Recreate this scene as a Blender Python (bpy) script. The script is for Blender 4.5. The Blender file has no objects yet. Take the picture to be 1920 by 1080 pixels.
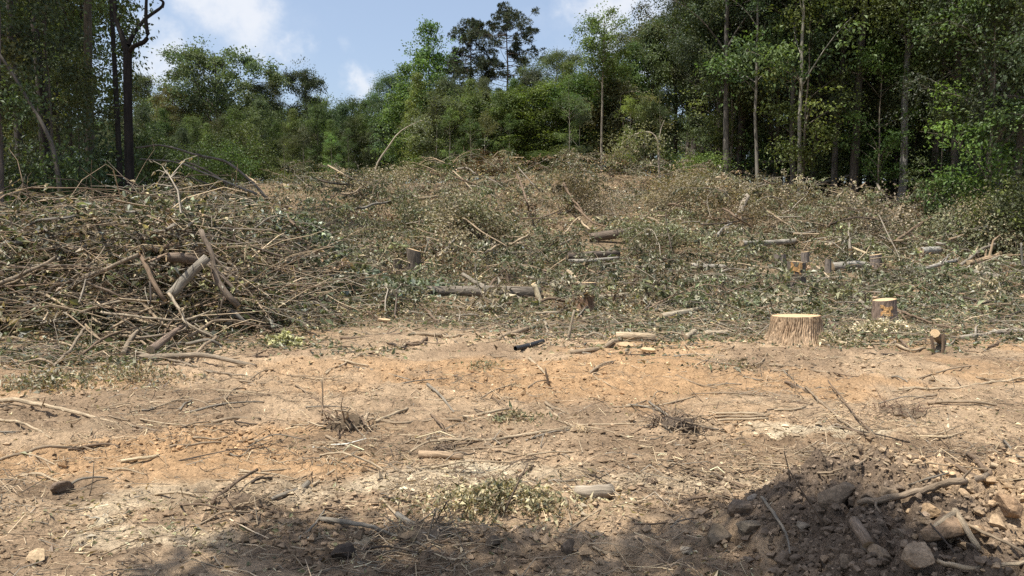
import bpy, math
import numpy as np
from mathutils import Vector

# ------------------------------------------------------------------ camera, sky, sun, exposure
SC = bpy.context.scene
COL = SC.collection
F = 1450.0                      # focal length in photo pixels (1920 wide)
PITCH = math.radians(4.34)
CAMZ = 1.6
cam_d = bpy.data.cameras.new('camera')
cam = bpy.data.objects.new('camera', cam_d)
COL.objects.link(cam)
cam.location = (0, 0, CAMZ)
cam.rotation_euler = (math.radians(90) - PITCH, 0, 0)
cam_d.sensor_width = 36.0
cam_d.lens = F / 1920 * 36.0
cam_d.clip_start = 0.05
cam_d.clip_end = 6000
SC.camera = cam

SUN = Vector((-0.30, -0.17, 0.94)).normalized()      # towards the sun
SUN_EL = math.asin(SUN.z)
SUN_ROT = math.atan2(SUN.x, SUN.y)
world = bpy.data.worlds.new('World')
SC.world = world
world.use_nodes = True


def N(nt, kind, **kw):
    n = nt.nodes.new(kind)
    for k, v in kw.items():
        if k == 'inp':
            for a, b in v.items():
                n.inputs[a].default_value = b
        else:
            setattr(n, k, v)
    return n


def L(nt, a, b):
    nt.links.new(a, b)


def pix_dir(px, py):
    cx, cz = (px - 960) / F, (540 - py) / F
    c, s = math.cos(PITCH), math.sin(PITCH)
    return np.array([cx, c + cz * s, -s + cz * c])


def build_world():
    nt = world.node_tree
    nt.nodes.clear()
    out = N(nt, 'ShaderNodeOutputWorld')
    bg = N(nt, 'ShaderNodeBackground')
    bg.inputs['Strength'].default_value = 0.125
    sky = N(nt, 'ShaderNodeTexSky', sky_type='NISHITA', sun_disc=False, sun_elevation=SUN_EL, sun_rotation=SUN_ROT,
            altitude=200, air_density=1.0, dust_density=2.6, ozone_density=2.0)
    tc = N(nt, 'ShaderNodeTexCoord')
    # cumulus: soft blobs of direction broken up by noise
    n1 = N(nt, 'ShaderNodeTexNoise', inp={'Scale': 7.0, 'Detail': 9.0, 'Roughness': 0.62})
    mp = N(nt, 'ShaderNodeMapping')
    mp.inputs['Scale'].default_value = (1, 1, 1.5)
    L(nt, tc.outputs['Generated'], mp.inputs['Vector'])
    L(nt, mp.outputs['Vector'], n1.inputs['Vector'])
    n2 = N(nt, 'ShaderNodeTexNoise', inp={'Scale': 2.3, 'Detail': 3.0, 'Roughness': 0.5})
    L(nt, tc.outputs['Generated'], n2.inputs['Vector'])
    blobs = [(430, 20, .085, .95), (510, 85, .045, .8), (300, 120, .055, .8), (270, 60, .04, .6), (1130, 40, .075, .95),
             (1185, 10, .06, .9), (1055, 85, .06, .5), (690, 155, .034, .85), (655, 85, .022, .4), (785, 100, .03, .45),
             (360, 210, .09, .45), (560, 30, .05, .35), (1240, 60, .09, .7), (1300, 5, .08, .7)]
    wn = N(nt, 'ShaderNodeTexNoise', inp={'Scale': 11.0, 'Detail': 7.0, 'Roughness': 0.6})
    L(nt, tc.outputs['Generated'], wn.inputs['Vector'])
    ws = N(nt, 'ShaderNodeVectorMath', operation='SUBTRACT')
    L(nt, wn.outputs['Color'], ws.inputs[0])
    ws.inputs[1].default_value = (.5, .5, .5)
    wm = N(nt, 'ShaderNodeVectorMath', operation='MULTIPLY_ADD')
    L(nt, ws.outputs[0], wm.inputs[0])
    wm.inputs[1].default_value = (.16, .16, .11)
    L(nt, tc.outputs['Generated'], wm.inputs[2])
    acc = None
    for (px, py, r, a) in blobs:
        d = pix_dir(px, py)
        d = d / np.linalg.norm(d)
        vd = N(nt, 'ShaderNodeVectorMath', operation='DISTANCE')
        L(nt, wm.outputs[0], vd.inputs[0])
        vd.inputs[1].default_value = tuple(d)
        mr = N(nt, 'ShaderNodeMapRange', interpolation_type='SMOOTHSTEP')
        mr.inputs['From Min'].default_value = r * 1.35
        mr.inputs['From Max'].default_value = 0
        mr.inputs['To Max'].default_value = a
        L(nt, vd.outputs['Value'], mr.inputs['Value'])
        if acc is None:
            acc = mr.outputs[0]
        else:
            m = N(nt, 'ShaderNodeMath', operation='MAXIMUM')
            L(nt, acc, m.inputs[0])
            L(nt, mr.outputs[0], m.inputs[1])
            acc = m.outputs[0]
    # generic scattered cloud over the rest of the sky
    g = N(nt, 'ShaderNodeMapRange', interpolation_type='SMOOTHSTEP')
    g.inputs['From Min'].default_value = 0.58
    g.inputs['From Max'].default_value = 0.8
    g.inputs['To Max'].default_value = 0.5
    L(nt, n2.outputs['Fac'], g.inputs['Value'])
    m = N(nt, 'ShaderNodeMath', operation='MAXIMUM')
    L(nt, acc, m.inputs[0])
    L(nt, g.outputs[0], m.inputs[1])
    # erode with noise: density = blob*1.35 + noise - 1
    s = N(nt, 'ShaderNodeMath', operation='MULTIPLY_ADD')
    L(nt, m.outputs[0], s.inputs[0])
    s.inputs[1].default_value = 1.0
    L(nt, n1.outputs['Fac'], s.inputs[2])
    fac = N(nt, 'ShaderNodeMapRange', interpolation_type='SMOOTHSTEP')
    fac.inputs['From Min'].default_value = 0.62
    fac.inputs['From Max'].default_value = 1.4
    fac.inputs['To Min'].default_value = 0.26
    fac.inputs['To Max'].default_value = 0.78
    L(nt, s.outputs[0], fac.inputs['Value'])
    shade = N(nt, 'ShaderNodeMix', data_type='RGBA')
    shade.inputs[6].default_value = (4.1, 4.6, 5.4, 1)
    shade.inputs[7].default_value = (5.6, 5.65, 5.8, 1)
    sh = N(nt, 'ShaderNodeMapRange', interpolation_type='SMOOTHSTEP')
    sh.inputs['From Min'].default_value = 0.85
    sh.inputs['From Max'].default_value = 1.4
    L(nt, s.outputs[0], sh.inputs['Value'])
    L(nt, sh.outputs[0], shade.inputs[0])
    mix = N(nt, 'ShaderNodeMix', data_type='RGBA')
    L(nt, fac.outputs[0], mix.inputs[0])
    L(nt, sky.outputs[0], mix.inputs[6])
    L(nt, shade.outputs[2], mix.inputs[7])
    L(nt, mix.outputs[2], bg.inputs['Color'])
    L(nt, bg.outputs[0], out.inputs[0])


build_world()
sun_d = bpy.data.lights.new('sun', 'SUN')
sun_d.energy = 5.0
sun_d.angle = math.radians(0.55)
sun_d.color = (1.0, 0.95, 0.86)
sun = bpy.data.objects.new('sun', sun_d)
COL.objects.link(sun)
sun.rotation_euler = (-SUN).to_track_quat('-Z', 'Y').to_euler()
sun.location = (0, 0, 60)
SC.view_settings.view_transform = 'Standard'
SC.view_settings.look = 'None'
SC.view_settings.exposure = 0.5
SC.view_settings.gamma = 1.0
SC.cycles.max_bounces = 5
SC.cycles.diffuse_bounces = 3
SC.cycles.glossy_bounces = 2
SC.cycles.transmission_bounces = 3
SC.cycles.use_denoising = False

RNG = np.random.default_rng(11)


# ------------------------------------------------------------------ noise
def _h(ix, iy, seed):
    a = (ix.astype(np.int64) * 374761393 + iy.astype(np.int64) * 668265263 + seed * 2147483647 + seed * 1013) & 0xFFFFFFFF
    a = ((a ^ (a >> 13)) * 1274126177) & 0xFFFFFFFF
    a = (a ^ (a >> 16)) & 0xFFFFFFFF
    return a / 4294967295.0


def vn(x, y, seed=0):
    x = np.asarray(x, float)
    y = np.asarray(y, float)
    ix, iy = np.floor(x), np.floor(y)
    fx, fy = x - ix, y - iy
    fx = fx * fx * fx * (fx * (fx * 6 - 15) + 10)
    fy = fy * fy * fy * (fy * (fy * 6 - 15) + 10)
    a, b = _h(ix, iy, seed), _h(ix + 1, iy, seed)
    c, d = _h(ix, iy + 1, seed), _h(ix + 1, iy + 1, seed)
    return (a + (b - a) * fx) + ((c + (d - c) * fx) - (a + (b - a) * fx)) * fy


def fbm(x, y, sc, octv=4, seed=0, gain=0.5):
    t, amp, nrm = 0.0, 1.0, 0.0
    for o in range(octv):
        ca, sa = math.cos(0.7 * o + seed), math.sin(0.7 * o + seed)
        t = t + amp * vn((x * ca - y * sa) * sc + 17.3 * o, (x * sa + y * ca) * sc - 9.1 * o, seed + o * 7)
        nrm += amp
        amp *= gain
        sc *= 2.03
    return t / nrm


def sst(a, b, v):
    t = np.clip((v - a) / (b - a), 0, 1)
    return t * t * (3 - 2 * t)


# ------------------------------------------------------------------ terrain
HY = np.array([-400, 0, 14, 20, 27, 33, 41, 60, 100, 200, 500, 4000.])
HZ = np.array([0, 0, 0, .22, 1.15, 2.2, 3.85, 4.9, 6.3, 9, 12, 14.])


def hbase(x, y):
    x = np.asarray(x, float)
    y = np.asarray(y, float)
    z = np.interp(y + 2.0 * (fbm(x, y, 0.07, 2, 5) - .5), HY, HZ)
    u = x / np.maximum(y, 6)
    side = 1 - 0.35 * sst(-.33, -.62, u) * sst(60, 30, y)
    z = z * side
    z = z + .75 * np.exp(-((x - 5.0) / 8.0) ** 2 - ((y - 41) / 8) ** 2) - .25 * np.exp(-((x - 14) / 6.) ** 2 - ((y - 37) / 7) ** 2)
    amp = sst(8, 30, np.abs(y)) * 0.5 + 0.06
    z = z + amp * (fbm(x, y, 0.16, 2, 9) - .5)
    # low dirt rise under the left heap, shallow rise far right
    z = z + 0.25 * sst(10.3, 12.2, y) * sst(20, 15, y) * sst(-3.2, -5.5, x)
    # slight slope up under the dirt mound at the lower right
    return z


def hdetail(x, y):
    near = sst(26, 9, np.hypot(x, y))
    d = 0.085 * (fbm(x, y, 0.75, 3, 21) - .5)
    r = 1 - np.abs(2 * fbm(x, y, 2.1, 4, 31) - 1)
    d = d + 0.075 * (r - .75)
    rough = sst(.42, .62, fbm(x, y, .55, 3, 77))
    cl = fbm(x, y, 9.0, 3, 41)
    d = d + (0.012 + 0.04 * rough) * (cl - .5) * 1.6
    d = d + (0.004 + 0.02 * rough) * np.maximum(0, vn(x * 23, y * 23, 51) - .55) * 2
    # tracked ruts, roughly across the view
    w = y + 0.35 * np.sin(x * .5) + .3 * fbm(x, y, .5, 2, 61)
    d = d + 0.022 * np.sin(w * 9 + 2 * fbm(x, y, 1.1, 2, 65)) * sst(.42, .6, fbm(x, y, .3, 2, 63)) * (.5 + vn(x * 1.3, y * 5, 67))
    d = d + 0.012 * np.sin(x * 38 + 3 * vn(x, y, 69)) * sst(.55, .7, vn(x * .25 + 3, w * 1.1, 71))
    return d * near


def hground(x, y):
    return hbase(x, y) + hdetail(x, y)


CLEAR = []
HEAPS = []


def brush(x, y):
    return brush_raw(x, y) * clear(x, y)


def clear(x, y):
    k = 1.0
    for (cx, cy, rx, ry, a) in CLEAR:
        k = k * (1 - a * np.exp(-(((x - cx) / rx) ** 2 + ((y - cy) / ry) ** 2)))
    return k


def brush_raw(x, y):
    """height of the cut brush lying on the ground"""
    x = np.asarray(x, float)
    y = np.asarray(y, float)
    n = fbm(x, y, .45, 3, 101)
    n2 = fbm(x, y, 1.3, 3, 107)
    p = 1.75 * sst(10.2, 12.6, y + .8 * (n2 - .5)) * sst(25, 16, y) * sst(-2.9, -5.6, x + 1.4 * (n2 - .5))
    p = p * (0.62 + .6 * n) * (.75 + .5 * n2)
    u = x / np.maximum(y, 6)
    m = (0.12 + 1.5 * sst(.32, .8, n) * (.55 + .7 * n2)) * sst(17, 24, y) * sst(50, 44, y)
    m = m * (1 - .85 * sst(.28, .34, u) * sst(33, 36, y)) * (1 - .5 * sst(-.25, -.35, u))
    rr = .55 * sst(.25, .45, u) * sst(15, 19, y) * sst(31, 26, y) * n2
    mid = 0.16 * sst(12.4, 15.5, y + 2.2 * (n - .5)) * sst(50, 40, y) * (.4 + n2)
    hp = 0.0
    for (cx, cy, rx, ry, h) in HEAPS:
        hp = np.maximum(hp, h * np.exp(-((x - cx) / rx) ** 2 - ((y - cy) / ry) ** 2) * (.5 + n2))
    return np.maximum(np.maximum(p, m) + hp * .6, np.maximum(np.maximum(mid, rr), hp))


def surf(x, y):
    return hbase(x, y) + .8 * brush(x, y)


TS = np.geomspace(2.2, 160, 1800)


def hit_t(px, py, fn=surf):
    d = pix_dir(px, py)
    P = d[None] * TS[:, None]
    z = CAMZ + P[:, 2] - fn(P[:, 0], P[:, 1])
    k = np.argmax(z < 0)
    if z[k] >= 0:
        return 60.0
    k = max(k, 1)
    a, b = z[k - 1], z[k]
    return TS[k - 1] + (TS[k] - TS[k - 1]) * a / (a - b)


def at_t(px, py, t):
    return np.array([0, 0, CAMZ]) + pix_dir(px, py) * t


def hit(px, py, fn=surf):
    return at_t(px, py, hit_t(px, py, fn))


def to_pix(x, y, z):
    c, s = math.cos(PITCH), math.sin(PITCH)
    zz = z - CAMZ
    dep = y * c - zz * s
    up = y * s + zz * c
    return 960 + F * x / dep, 540 - F * up / dep


for (_px, _py, _rx, _hh) in ((990, 455, 1.6, .6), (860, 440, 1.7, .7), (1260, 450, 1.8, .75), (640, 485, 1.2, .7), (1200, 515, .9, .35), (1390, 490, 1.2, .5), (1620, 455, 2.0, .8), (600, 440, 1.8, .8), (760, 410, 2.4, .9), (1100, 400, 2.6, 1.0),
                            (1330, 395, 2.2, .9), (940, 400, 2.2, .8), (1500, 430, 2.0, .8), (1760, 430, 2.0, .8), (640, 560, .9, .45), (1250, 545, .9, .22), (700, 590, .8, .25), (1720, 560, 1.2, .4), (1130, 345, 3.2, 1.0), (980, 350, 2.6, .7)):
    _c = hit(_px, _py, hbase)
    HEAPS.append((_c[0], _c[1], _rx, _rx * .75, _hh))
# the brush lies low round the stumps and big logs (it was cut away to reach them)
for (_px, _py, _rx, _ry) in ((1490, 640, 1.0, 1.2), (1657, 604, .6, 1.0), (1492, 538, .75, 2.2), (776, 512, .55, 2.0), (1097, 580, .6, 1.2), (1462, 503, .5, 2.2), (1509, 497, .5, 2.2), (1552, 511, .45, 2.0),
                             (1641, 502, .6, 2.2), (958, 528, .5, 1.5), (746, 512, .4, 1.8), (1005, 560, 1.0, 1.6), (930, 556, 1.3, 1.6), (840, 552, 1.0, 1.4), (1590, 508, .6, 2.0), (1145, 446, 1.3, 2.6), (1110, 484, 1.3, 2.2), (1330, 503, .8, 1.8),
                             (1440, 458, 1.2, 2.5), (1740, 475, .8, 2.2), (1840, 515, 1.2, 1.6), (1870, 490, 1.0, 1.8), (1755, 460, .6, 2.2)):
    _c = hit(_px, _py, hbase)
    CLEAR.append((_c[0] * (1 - .5 * _ry / _c[1]), _c[1] - .5 * _ry, _rx, _ry, .93))


# ------------------------------------------------------------------ mesh helpers
def make_mesh(name, V, faces, mats, smooth=False, col=None, vec=None):
    """faces: list of (array n*k, material index); col: list of per-face colours matching faces; vec: per-vertex vector"""
    me = bpy.data.meshes.new(name)
    V = np.asarray(V, np.float32)
    me.vertices.add(len(V))
    me.vertices.foreach_set('co', V.ravel())
    fs = [(np.asarray(f, np.int32), m) for f, m in faces if len(f)]
    nl = sum(f.size for f, _ in fs)
    nf = sum(len(f) for f, _ in fs)
    me.loops.add(nl)
    me.polygons.add(nf)
    me.loops.foreach_set('vertex_index', np.concatenate([f.ravel() for f, _ in fs]))
    tot = np.concatenate([np.full(len(f), f.shape[1], np.int32) for f, _ in fs])
    st = np.zeros(nf, np.int32)
    st[1:] = np.cumsum(tot)[:-1]
    me.polygons.foreach_set('loop_start', st)
    me.polygons.foreach_set('material_index', np.concatenate([np.full(len(f), m, np.int32) for f, m in fs]))
    if smooth is not False:
        if smooth is True:
            me.polygons.foreach_set('use_smooth', np.ones(nf, bool))
        else:
            me.polygons.foreach_set('use_smooth', np.concatenate([np.full(len(f), m in smooth, bool) for f, m in fs]))
    else:
        me.polygons.foreach_set('use_smooth', np.zeros(nf, bool))
    for m in mats:
        me.materials.append(m)
    if col is not None:
        at = me.attributes.new('tint', 'FLOAT_COLOR', 'FACE')
        c = np.ones((nf, 4), np.float32)
        c[:, :3] = col
        at.data.foreach_set('color', c.ravel())
    if vec is not None:
        at = me.attributes.new('buv', 'FLOAT_VECTOR', 'POINT')
        at.data.foreach_set('vector', np.asarray(vec, np.float32).ravel())
    me.update(calc_edges=True)
    return me


def put(name, me, parent=None, label=None, cat=None, group=None, kind=None, loc=None, rot=None, scale=None, color=None):
    o = bpy.data.objects.new(name, me)
    COL.objects.link(o)
    if parent is not None:
        o.parent = parent
    if label:
        o['label'] = label
    if cat:
        o['category'] = cat
    if group:
        o['group'] = group
    if kind:
        o['kind'] = kind
    if loc is not None:
        o.location = loc
    if rot is not None:
        o.rotation_euler = rot
    if scale is not None:
        o.scale = scale if hasattr(scale, '__len__') else (scale,) * 3
    if color is not None:
        o.color = (*color, 1)
    return o


def nrm(a):
    return a / np.maximum(np.linalg.norm(a, axis=-1, keepdims=True), 1e-9)


def tubes(P, R, S):
    """P n*k*3 paths, R n*k radii -> verts, quads, unrolled coords"""
    P = np.asarray(P, float)
    R = np.asarray(R, float)
    n, k, _ = P.shape
    T = np.empty_like(P)
    T[:, 1:-1] = P[:, 2:] - P[:, :-2]
    T[:, 0] = P[:, 1] - P[:, 0]
    T[:, -1] = P[:, -1] - P[:, -2]
    T = nrm(T)
    ref = np.where(np.abs(T[:, :1, 2:3]) > .8, np.array([1., 0, 0]), np.array([0, 0, 1.]))
    ref = np.broadcast_to(ref, T.shape)
    A = nrm(np.cross(T, ref))
    B = np.cross(T, A)
    th = np.arange(S) * 2 * math.pi / S
    c, s = np.cos(th), np.sin(th)
    V = P[:, :, None] + R[:, :, None, None] * (A[:, :, None] * c[None, None, :, None] + B[:, :, None] * s[None, None, :, None])
    seg = np.linalg.norm(np.diff(P, axis=1), axis=2)
    ln = np.concatenate([np.zeros((n, 1)), np.cumsum(seg, 1)], 1)
    U = np.empty(V.shape)
    off = (np.arange(n) * 3.7)[:, None, None]
    U[..., 0] = R[:, :, None] * c + off
    U[..., 1] = R[:, :, None] * s
    U[..., 2] = ln[:, :, None]
    i = np.arange(k - 1)[:, None] * S
    j = np.arange(S)[None]
    j2 = (j + 1) % S
    q = np.stack([i + j, i + j2, i + S + j2, i + S + j], -1).reshape(-1, 4)
    Q = (np.arange(n)[:, None, None] * k * S + q[None]).reshape(-1, 4)
    return V.reshape(-1, 3), Q, U.reshape(-1, 3)


def spline(pts, k):
    pts = np.asarray(pts, float)
    n = len(pts)
    if n == 2:
        t = np.linspace(0, 1, k)[:, None]
        return pts[0] * (1 - t) + pts[1] * t
    e = np.vstack([2 * pts[0] - pts[1], pts, 2 * pts[-1] - pts[-2]])
    s = np.linspace(0, n - 1 - 1e-6, k)
    i = s.astype(int)
    t = (s - i)[:, None]
    p0, p1, p2, p3 = e[i], e[i + 1], e[i + 2], e[i + 3]
    return .5 * (2 * p1 + (p2 - p0) * t + (2 * p0 - 5 * p1 + 4 * p2 - p3) * t ** 2 + (3 * p1 - p0 - 3 * p2 + p3) * t ** 3)


def leaves(C, axis, up, ln, wd, fold=.25):
    """diamond leaves folded on the midrib; C base points"""
    a = nrm(axis)
    side = nrm(np.cross(a, up))
    n = np.cross(side, a)
    ln = np.asarray(ln)[:, None]
    wd = np.asarray(wd)[:, None]
    mid = C + a * ln * .42
    V = np.stack([C, mid + side * wd * .5 + n * wd * fold, C + a * ln - n * ln * .12, mid - side * wd * .5 + n * wd * fold], 1)
    q = np.arange(len(C) * 4).reshape(-1, 4)
    return V.reshape(-1, 3), q


def runit(n, rng=RNG):
    return nrm(rng.normal(size=(n, 3)))


# ------------------------------------------------------------------ materials
def mat(name):
    m = bpy.data.materials.new(name)
    m.use_nodes = True
    m.node_tree.nodes.clear()
    nt = m.node_tree
    out = N(nt, 'ShaderNodeOutputMaterial')
    return m, nt, out


def leaf_mat(name, trans=.3, rough=.55, spec=.35, objvar=.25):
    m, nt, out = mat(name)
    at = N(nt, 'ShaderNodeAttribute', attribute_name='tint')
    oi = N(nt, 'ShaderNodeObjectInfo')
    mr = N(nt, 'ShaderNodeMapRange')
    mr.inputs['To Min'].default_value = 1 - objvar
    mr.inputs['To Max'].default_value = 1 + objvar
    L(nt, oi.outputs['Random'], mr.inputs['Value'])
    mu = N(nt, 'ShaderNodeMix', data_type='RGBA', blend_type='MULTIPLY')
    mu.inputs[0].default_value = 1
    L(nt, at.outputs['Color'], mu.inputs[6])
    L(nt, mr.outputs[0], mu.inputs[7])
    mo = N(nt, 'ShaderNodeMix', data_type='RGBA', blend_type='MULTIPLY')
    mo.inputs[0].default_value = 1
    L(nt, mu.outputs[2], mo.inputs[6])
    L(nt, oi.outputs['Color'], mo.inputs[7])
    p = N(nt, 'ShaderNodeBsdfPrincipled')
    p.inputs['Roughness'].default_value = rough
    p.inputs['Specular IOR Level'].default_value = spec
    L(nt, mo.outputs[2], p.inputs['Base Color'])
    if trans > 0:
        t = N(nt, 'ShaderNodeBsdfTranslucent')
        ty = N(nt, 'ShaderNodeMix', data_type='RGBA', blend_type='MULTIPLY')
        ty.inputs[0].default_value = 1
        ty.inputs[7].default_value = (1.6, 1.65, .8, 1)
        L(nt, mo.outputs[2], ty.inputs[6])
        L(nt, ty.outputs[2], t.inputs['Color'])
        mx = N(nt, 'ShaderNodeMixShader')
        mx.inputs[0].default_value = trans
        L(nt, p.outputs[0], mx.inputs[1])
        L(nt, t.outputs[0], mx.inputs[2])
        L(nt, mx.outputs[0], out.inputs[0])
    else:
        L(nt, p.outputs[0], out.inputs[0])
    return m


def bark_mat(name, sx=28, sz=5, lo=.45, hi=1.35, bump=.6, use_tint=False, moss=0.0):
    m, nt, out = mat(name)
    at = N(nt, 'ShaderNodeAttribute', attribute_name='buv')
    mp = N(nt, 'ShaderNodeMapping')
    mp.inputs['Scale'].default_value = (sx, sx, sz)
    L(nt, at.outputs['Vector'], mp.inputs['Vector'])
    n1 = N(nt, 'ShaderNodeTexNoise', inp={'Scale': 1.0, 'Detail': 6.0, 'Roughness': .65})
    L(nt, mp.outputs[0], n1.inputs['Vector'])
    n2 = N(nt, 'ShaderNodeTexNoise', inp={'Scale': 3.0, 'Detail': 3.0})
    L(nt, at.outputs['Vector'], n2.inputs['Vector'])
    mr = N(nt, 'ShaderNodeMapRange')
    mr.inputs['From Min'].default_value = .3
    mr.inputs['From Max'].default_value = .7
    mr.inputs['To Min'].default_value = lo
    mr.inputs['To Max'].default_value = hi
    L(nt, n1.outputs['Fac'], mr.inputs['Value'])
    mr2 = N(nt, 'ShaderNodeMapRange')
    mr2.inputs['From Min'].default_value = .3
    mr2.inputs['From Max'].default_value = .7
    mr2.inputs['To Min'].default_value = .72
    mr2.inputs['To Max'].default_value = 1.25
    L(nt, n2.outputs['Fac'], mr2.inputs['Value'])
    k = N(nt, 'ShaderNodeMath', operation='MULTIPLY')
    L(nt, mr.outputs[0], k.inputs[0])
    L(nt, mr2.outputs[0], k.inputs[1])
    if use_tint:
        c = N(nt, 'ShaderNodeAttribute', attribute_name='tint').outputs['Color']
    else:
        c = N(nt, 'ShaderNodeObjectInfo').outputs['Color']
    mu = N(nt, 'ShaderNodeMix', data_type='RGBA', blend_type='MULTIPLY')
    mu.inputs[0].default_value = 1
    L(nt, c, mu.inputs[6])
    L(nt, k.outputs[0], mu.inputs[7])
    p = N(nt, 'ShaderNodeBsdfPrincipled')
    p.inputs['Roughness'].default_value = .85
    p.inputs['Specular IOR Level'].default_value = .2
    L(nt, mu.outputs[2], p.inputs['Base Color'])
    b = N(nt, 'ShaderNodeBump')
    b.inputs['Strength'].default_value = bump
    b.inputs['Distance'].default_value = .02
    L(nt, n1.outputs['Fac'], b.inputs['Height'])
    L(nt, b.outputs[0], p.inputs['Normal'])
    L(nt, p.outputs[0], out.inputs[0])
    return m


def wood_mat(name, c1=(.60, .45, .27), c2=(.42, .28, .15)):
    m, nt, out = mat(name)
    at = N(nt, 'ShaderNodeAttribute', attribute_name='buv')
    w = N(nt, 'ShaderNodeTexWave', wave_type='RINGS', rings_direction='Z',
          inp={'Scale': 14.0, 'Distortion': 2.5, 'Detail': 3.0, 'Detail Scale': 2.0})
    L(nt, at.outputs['Vector'], w.inputs['Vector'])
    n = N(nt, 'ShaderNodeTexNoise', inp={'Scale': 9.0, 'Detail': 5.0})
    L(nt, at.outputs['Vector'], n.inputs['Vector'])
    a = N(nt, 'ShaderNodeMath', operation='MULTIPLY_ADD')
    L(nt, w.outputs['Fac'], a.inputs[0])
    a.inputs[1].default_value = .35
    L(nt, n.outputs['Fac'], a.inputs[2])
    r = N(nt, 'ShaderNodeMapRange')
    r.inputs['From Min'].default_value = .4
    r.inputs['From Max'].default_value = 1.0
    L(nt, a.outputs[0], r.inputs['Value'])
    mx = N(nt, 'ShaderNodeMix', data_type='RGBA')
    mx.inputs[6].default_value = (*c1, 1)
    mx.inputs[7].default_value = (*c2, 1)
    L(nt, r.outputs[0], mx.inputs[0])
    p = N(nt, 'ShaderNodeBsdfPrincipled')
    p.inputs['Roughness'].default_value = .8
    p.inputs['Specular IOR Level'].default_value = .2
    L(nt, mx.outputs[2], p.inputs['Base Color'])
    L(nt, p.outputs[0], out.inputs[0])
    return m


def dirt_mat(name, attr='tint', bump=1.0, objcol=False):
    m, nt, out = mat(name)
    vec = N(nt, 'ShaderNodeNewGeometry').outputs['Position']
    if objcol:
        c = N(nt, 'ShaderNodeObjectInfo').outputs['Color']
    else:
        c = N(nt, 'ShaderNodeAttribute', attribute_name=attr).outputs['Color']
    n1 = N(nt, 'ShaderNodeTexNoise', inp={'Scale': 5.0, 'Detail': 8.0, 'Roughness': .68})
    n2 = N(nt, 'ShaderNodeTexNoise', inp={'Scale': 38.0, 'Detail': 5.0, 'Roughness': .7})
    n3 = N(nt, 'ShaderNodeTexVoronoi', feature='F1', inp={'Scale': 30.0, 'Randomness': 1.0})
    n4 = N(nt, 'ShaderNodeTexNoise', inp={'Scale': 120.0, 'Detail': 2.0, 'Roughness': .6})
    for n in (n1, n2, n3, n4):
        L(nt, vec, n.inputs['Vector'])

    def rng(sock, lo, hi, a=.3, b=.7):
        r = N(nt, 'ShaderNodeMapRange')
        r.inputs['From Min'].default_value = a
        r.inputs['From Max'].default_value = b
        r.inputs['To Min'].default_value = lo
        r.inputs['To Max'].default_value = hi
        L(nt, sock, r.inputs['Value'])
        return r.outputs[0]
    k = N(nt, 'ShaderNodeMath', operation='MULTIPLY')
    L(nt, rng(n1.outputs['Fac'], .68, 1.28), k.inputs[0])
    L(nt, rng(n2.outputs['Fac'], .66, 1.3), k.inputs[1])
    k2 = N(nt, 'ShaderNodeMath', operation='MULTIPLY')
    L(nt, k.outputs[0], k2.inputs[0])
    L(nt, rng(n4.outputs['Fac'], .75, 1.22), k2.inputs[1])
    mu = N(nt, 'ShaderNodeMix', data_type='RGBA', blend_type='MULTIPLY')
    mu.inputs[0].default_value = 1
    L(nt, c, mu.inputs[6])
    L(nt, k2.outputs[0], mu.inputs[7])
    p = N(nt, 'ShaderNodeBsdfPrincipled')
    p.inputs['Roughness'].default_value = .95
    p.inputs['Specular IOR Level'].default_value = .1
    L(nt, mu.outputs[2], p.inputs['Base Color'])
    b1 = N(nt, 'ShaderNodeBump')
    b1.inputs['Strength'].default_value = .9 * bump
    b1.inputs['Distance'].default_value = .03
    ad = N(nt, 'ShaderNodeMath', operation='MULTIPLY_ADD')
    L(nt, n3.outputs['Distance'], ad.inputs[0])
    ad.inputs[1].default_value = -.55
    L(nt, n2.outputs['Fac'], ad.inputs[2])
    L(nt, ad.outputs[0], b1.inputs['Height'])
    b2 = N(nt, 'ShaderNodeBump')
    b2.inputs['Strength'].default_value = .5 * bump
    b2.inputs['Distance'].default_value = .01
    L(nt, n4.outputs['Fac'], b2.inputs['Height'])
    L(nt, b1.outputs[0], b2.inputs['Normal'])
    L(nt, b2.outputs[0], p.inputs['Normal'])
    L(nt, p.outputs[0], out.inputs[0])
    return m


M_LEAF = leaf_mat('leaf', .28, .55, .35, objvar=.32)
M_NEEDLE = leaf_mat('needle', .08, .6, .2)
M_DRY = leaf_mat('dry_leaf', .18, .5, .45, 0.0)
M_BARK = bark_mat('bark', 75, 9, .4, 1.4, .7)
M_LOG = bark_mat('log_bark', 42, 5, .28, 1.5, 1.0)
M_TRUNK = bark_mat('trunk_bark', 16, 2.2, .4, 1.4, .9)
M_TWIG = bark_mat('twig_bark', 40, 8, .7, 1.25, .2, use_tint=True)
M_WOOD = wood_mat('cut_wood')
M_OLDW = wood_mat('weathered_cut_wood', (.46, .36, .23), (.30, .22, .135))
M_WOODO = wood_mat('fresh_orange_wood', (.55, .34, .15), (.36, .19, .075))
M_DIRT = dirt_mat('ground_dirt')
M_CLOD = dirt_mat('clod_dirt', objcol=True, bump=.35)
M_CRUMB = dirt_mat('crumb_dirt', bump=.5)

PALE, TAN, GREY, BROWN, DARK, RUST, BIRCH, CREAM = ((.43, .335, .22), (.31, .235, .155), (.25, .215, .165), (.19, .135, .09), (.085, .066, .05),
                                              (.25, .14, .08), (.33, .30, .25), (.58, .46, .29))

# ------------------------------------------------------------------ ground
C_TAN = np.array((.395, .285, .180))
C_ORANGE = np.array((.405, .258, .138))
C_BROWN = np.array((.25, .176, .112))
C_PALE = np.array((.54, .45, .31))
C_LIT = np.array((.165, .125, .08))
C_WOODS = np.array((.075, .055, .036))


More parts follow.
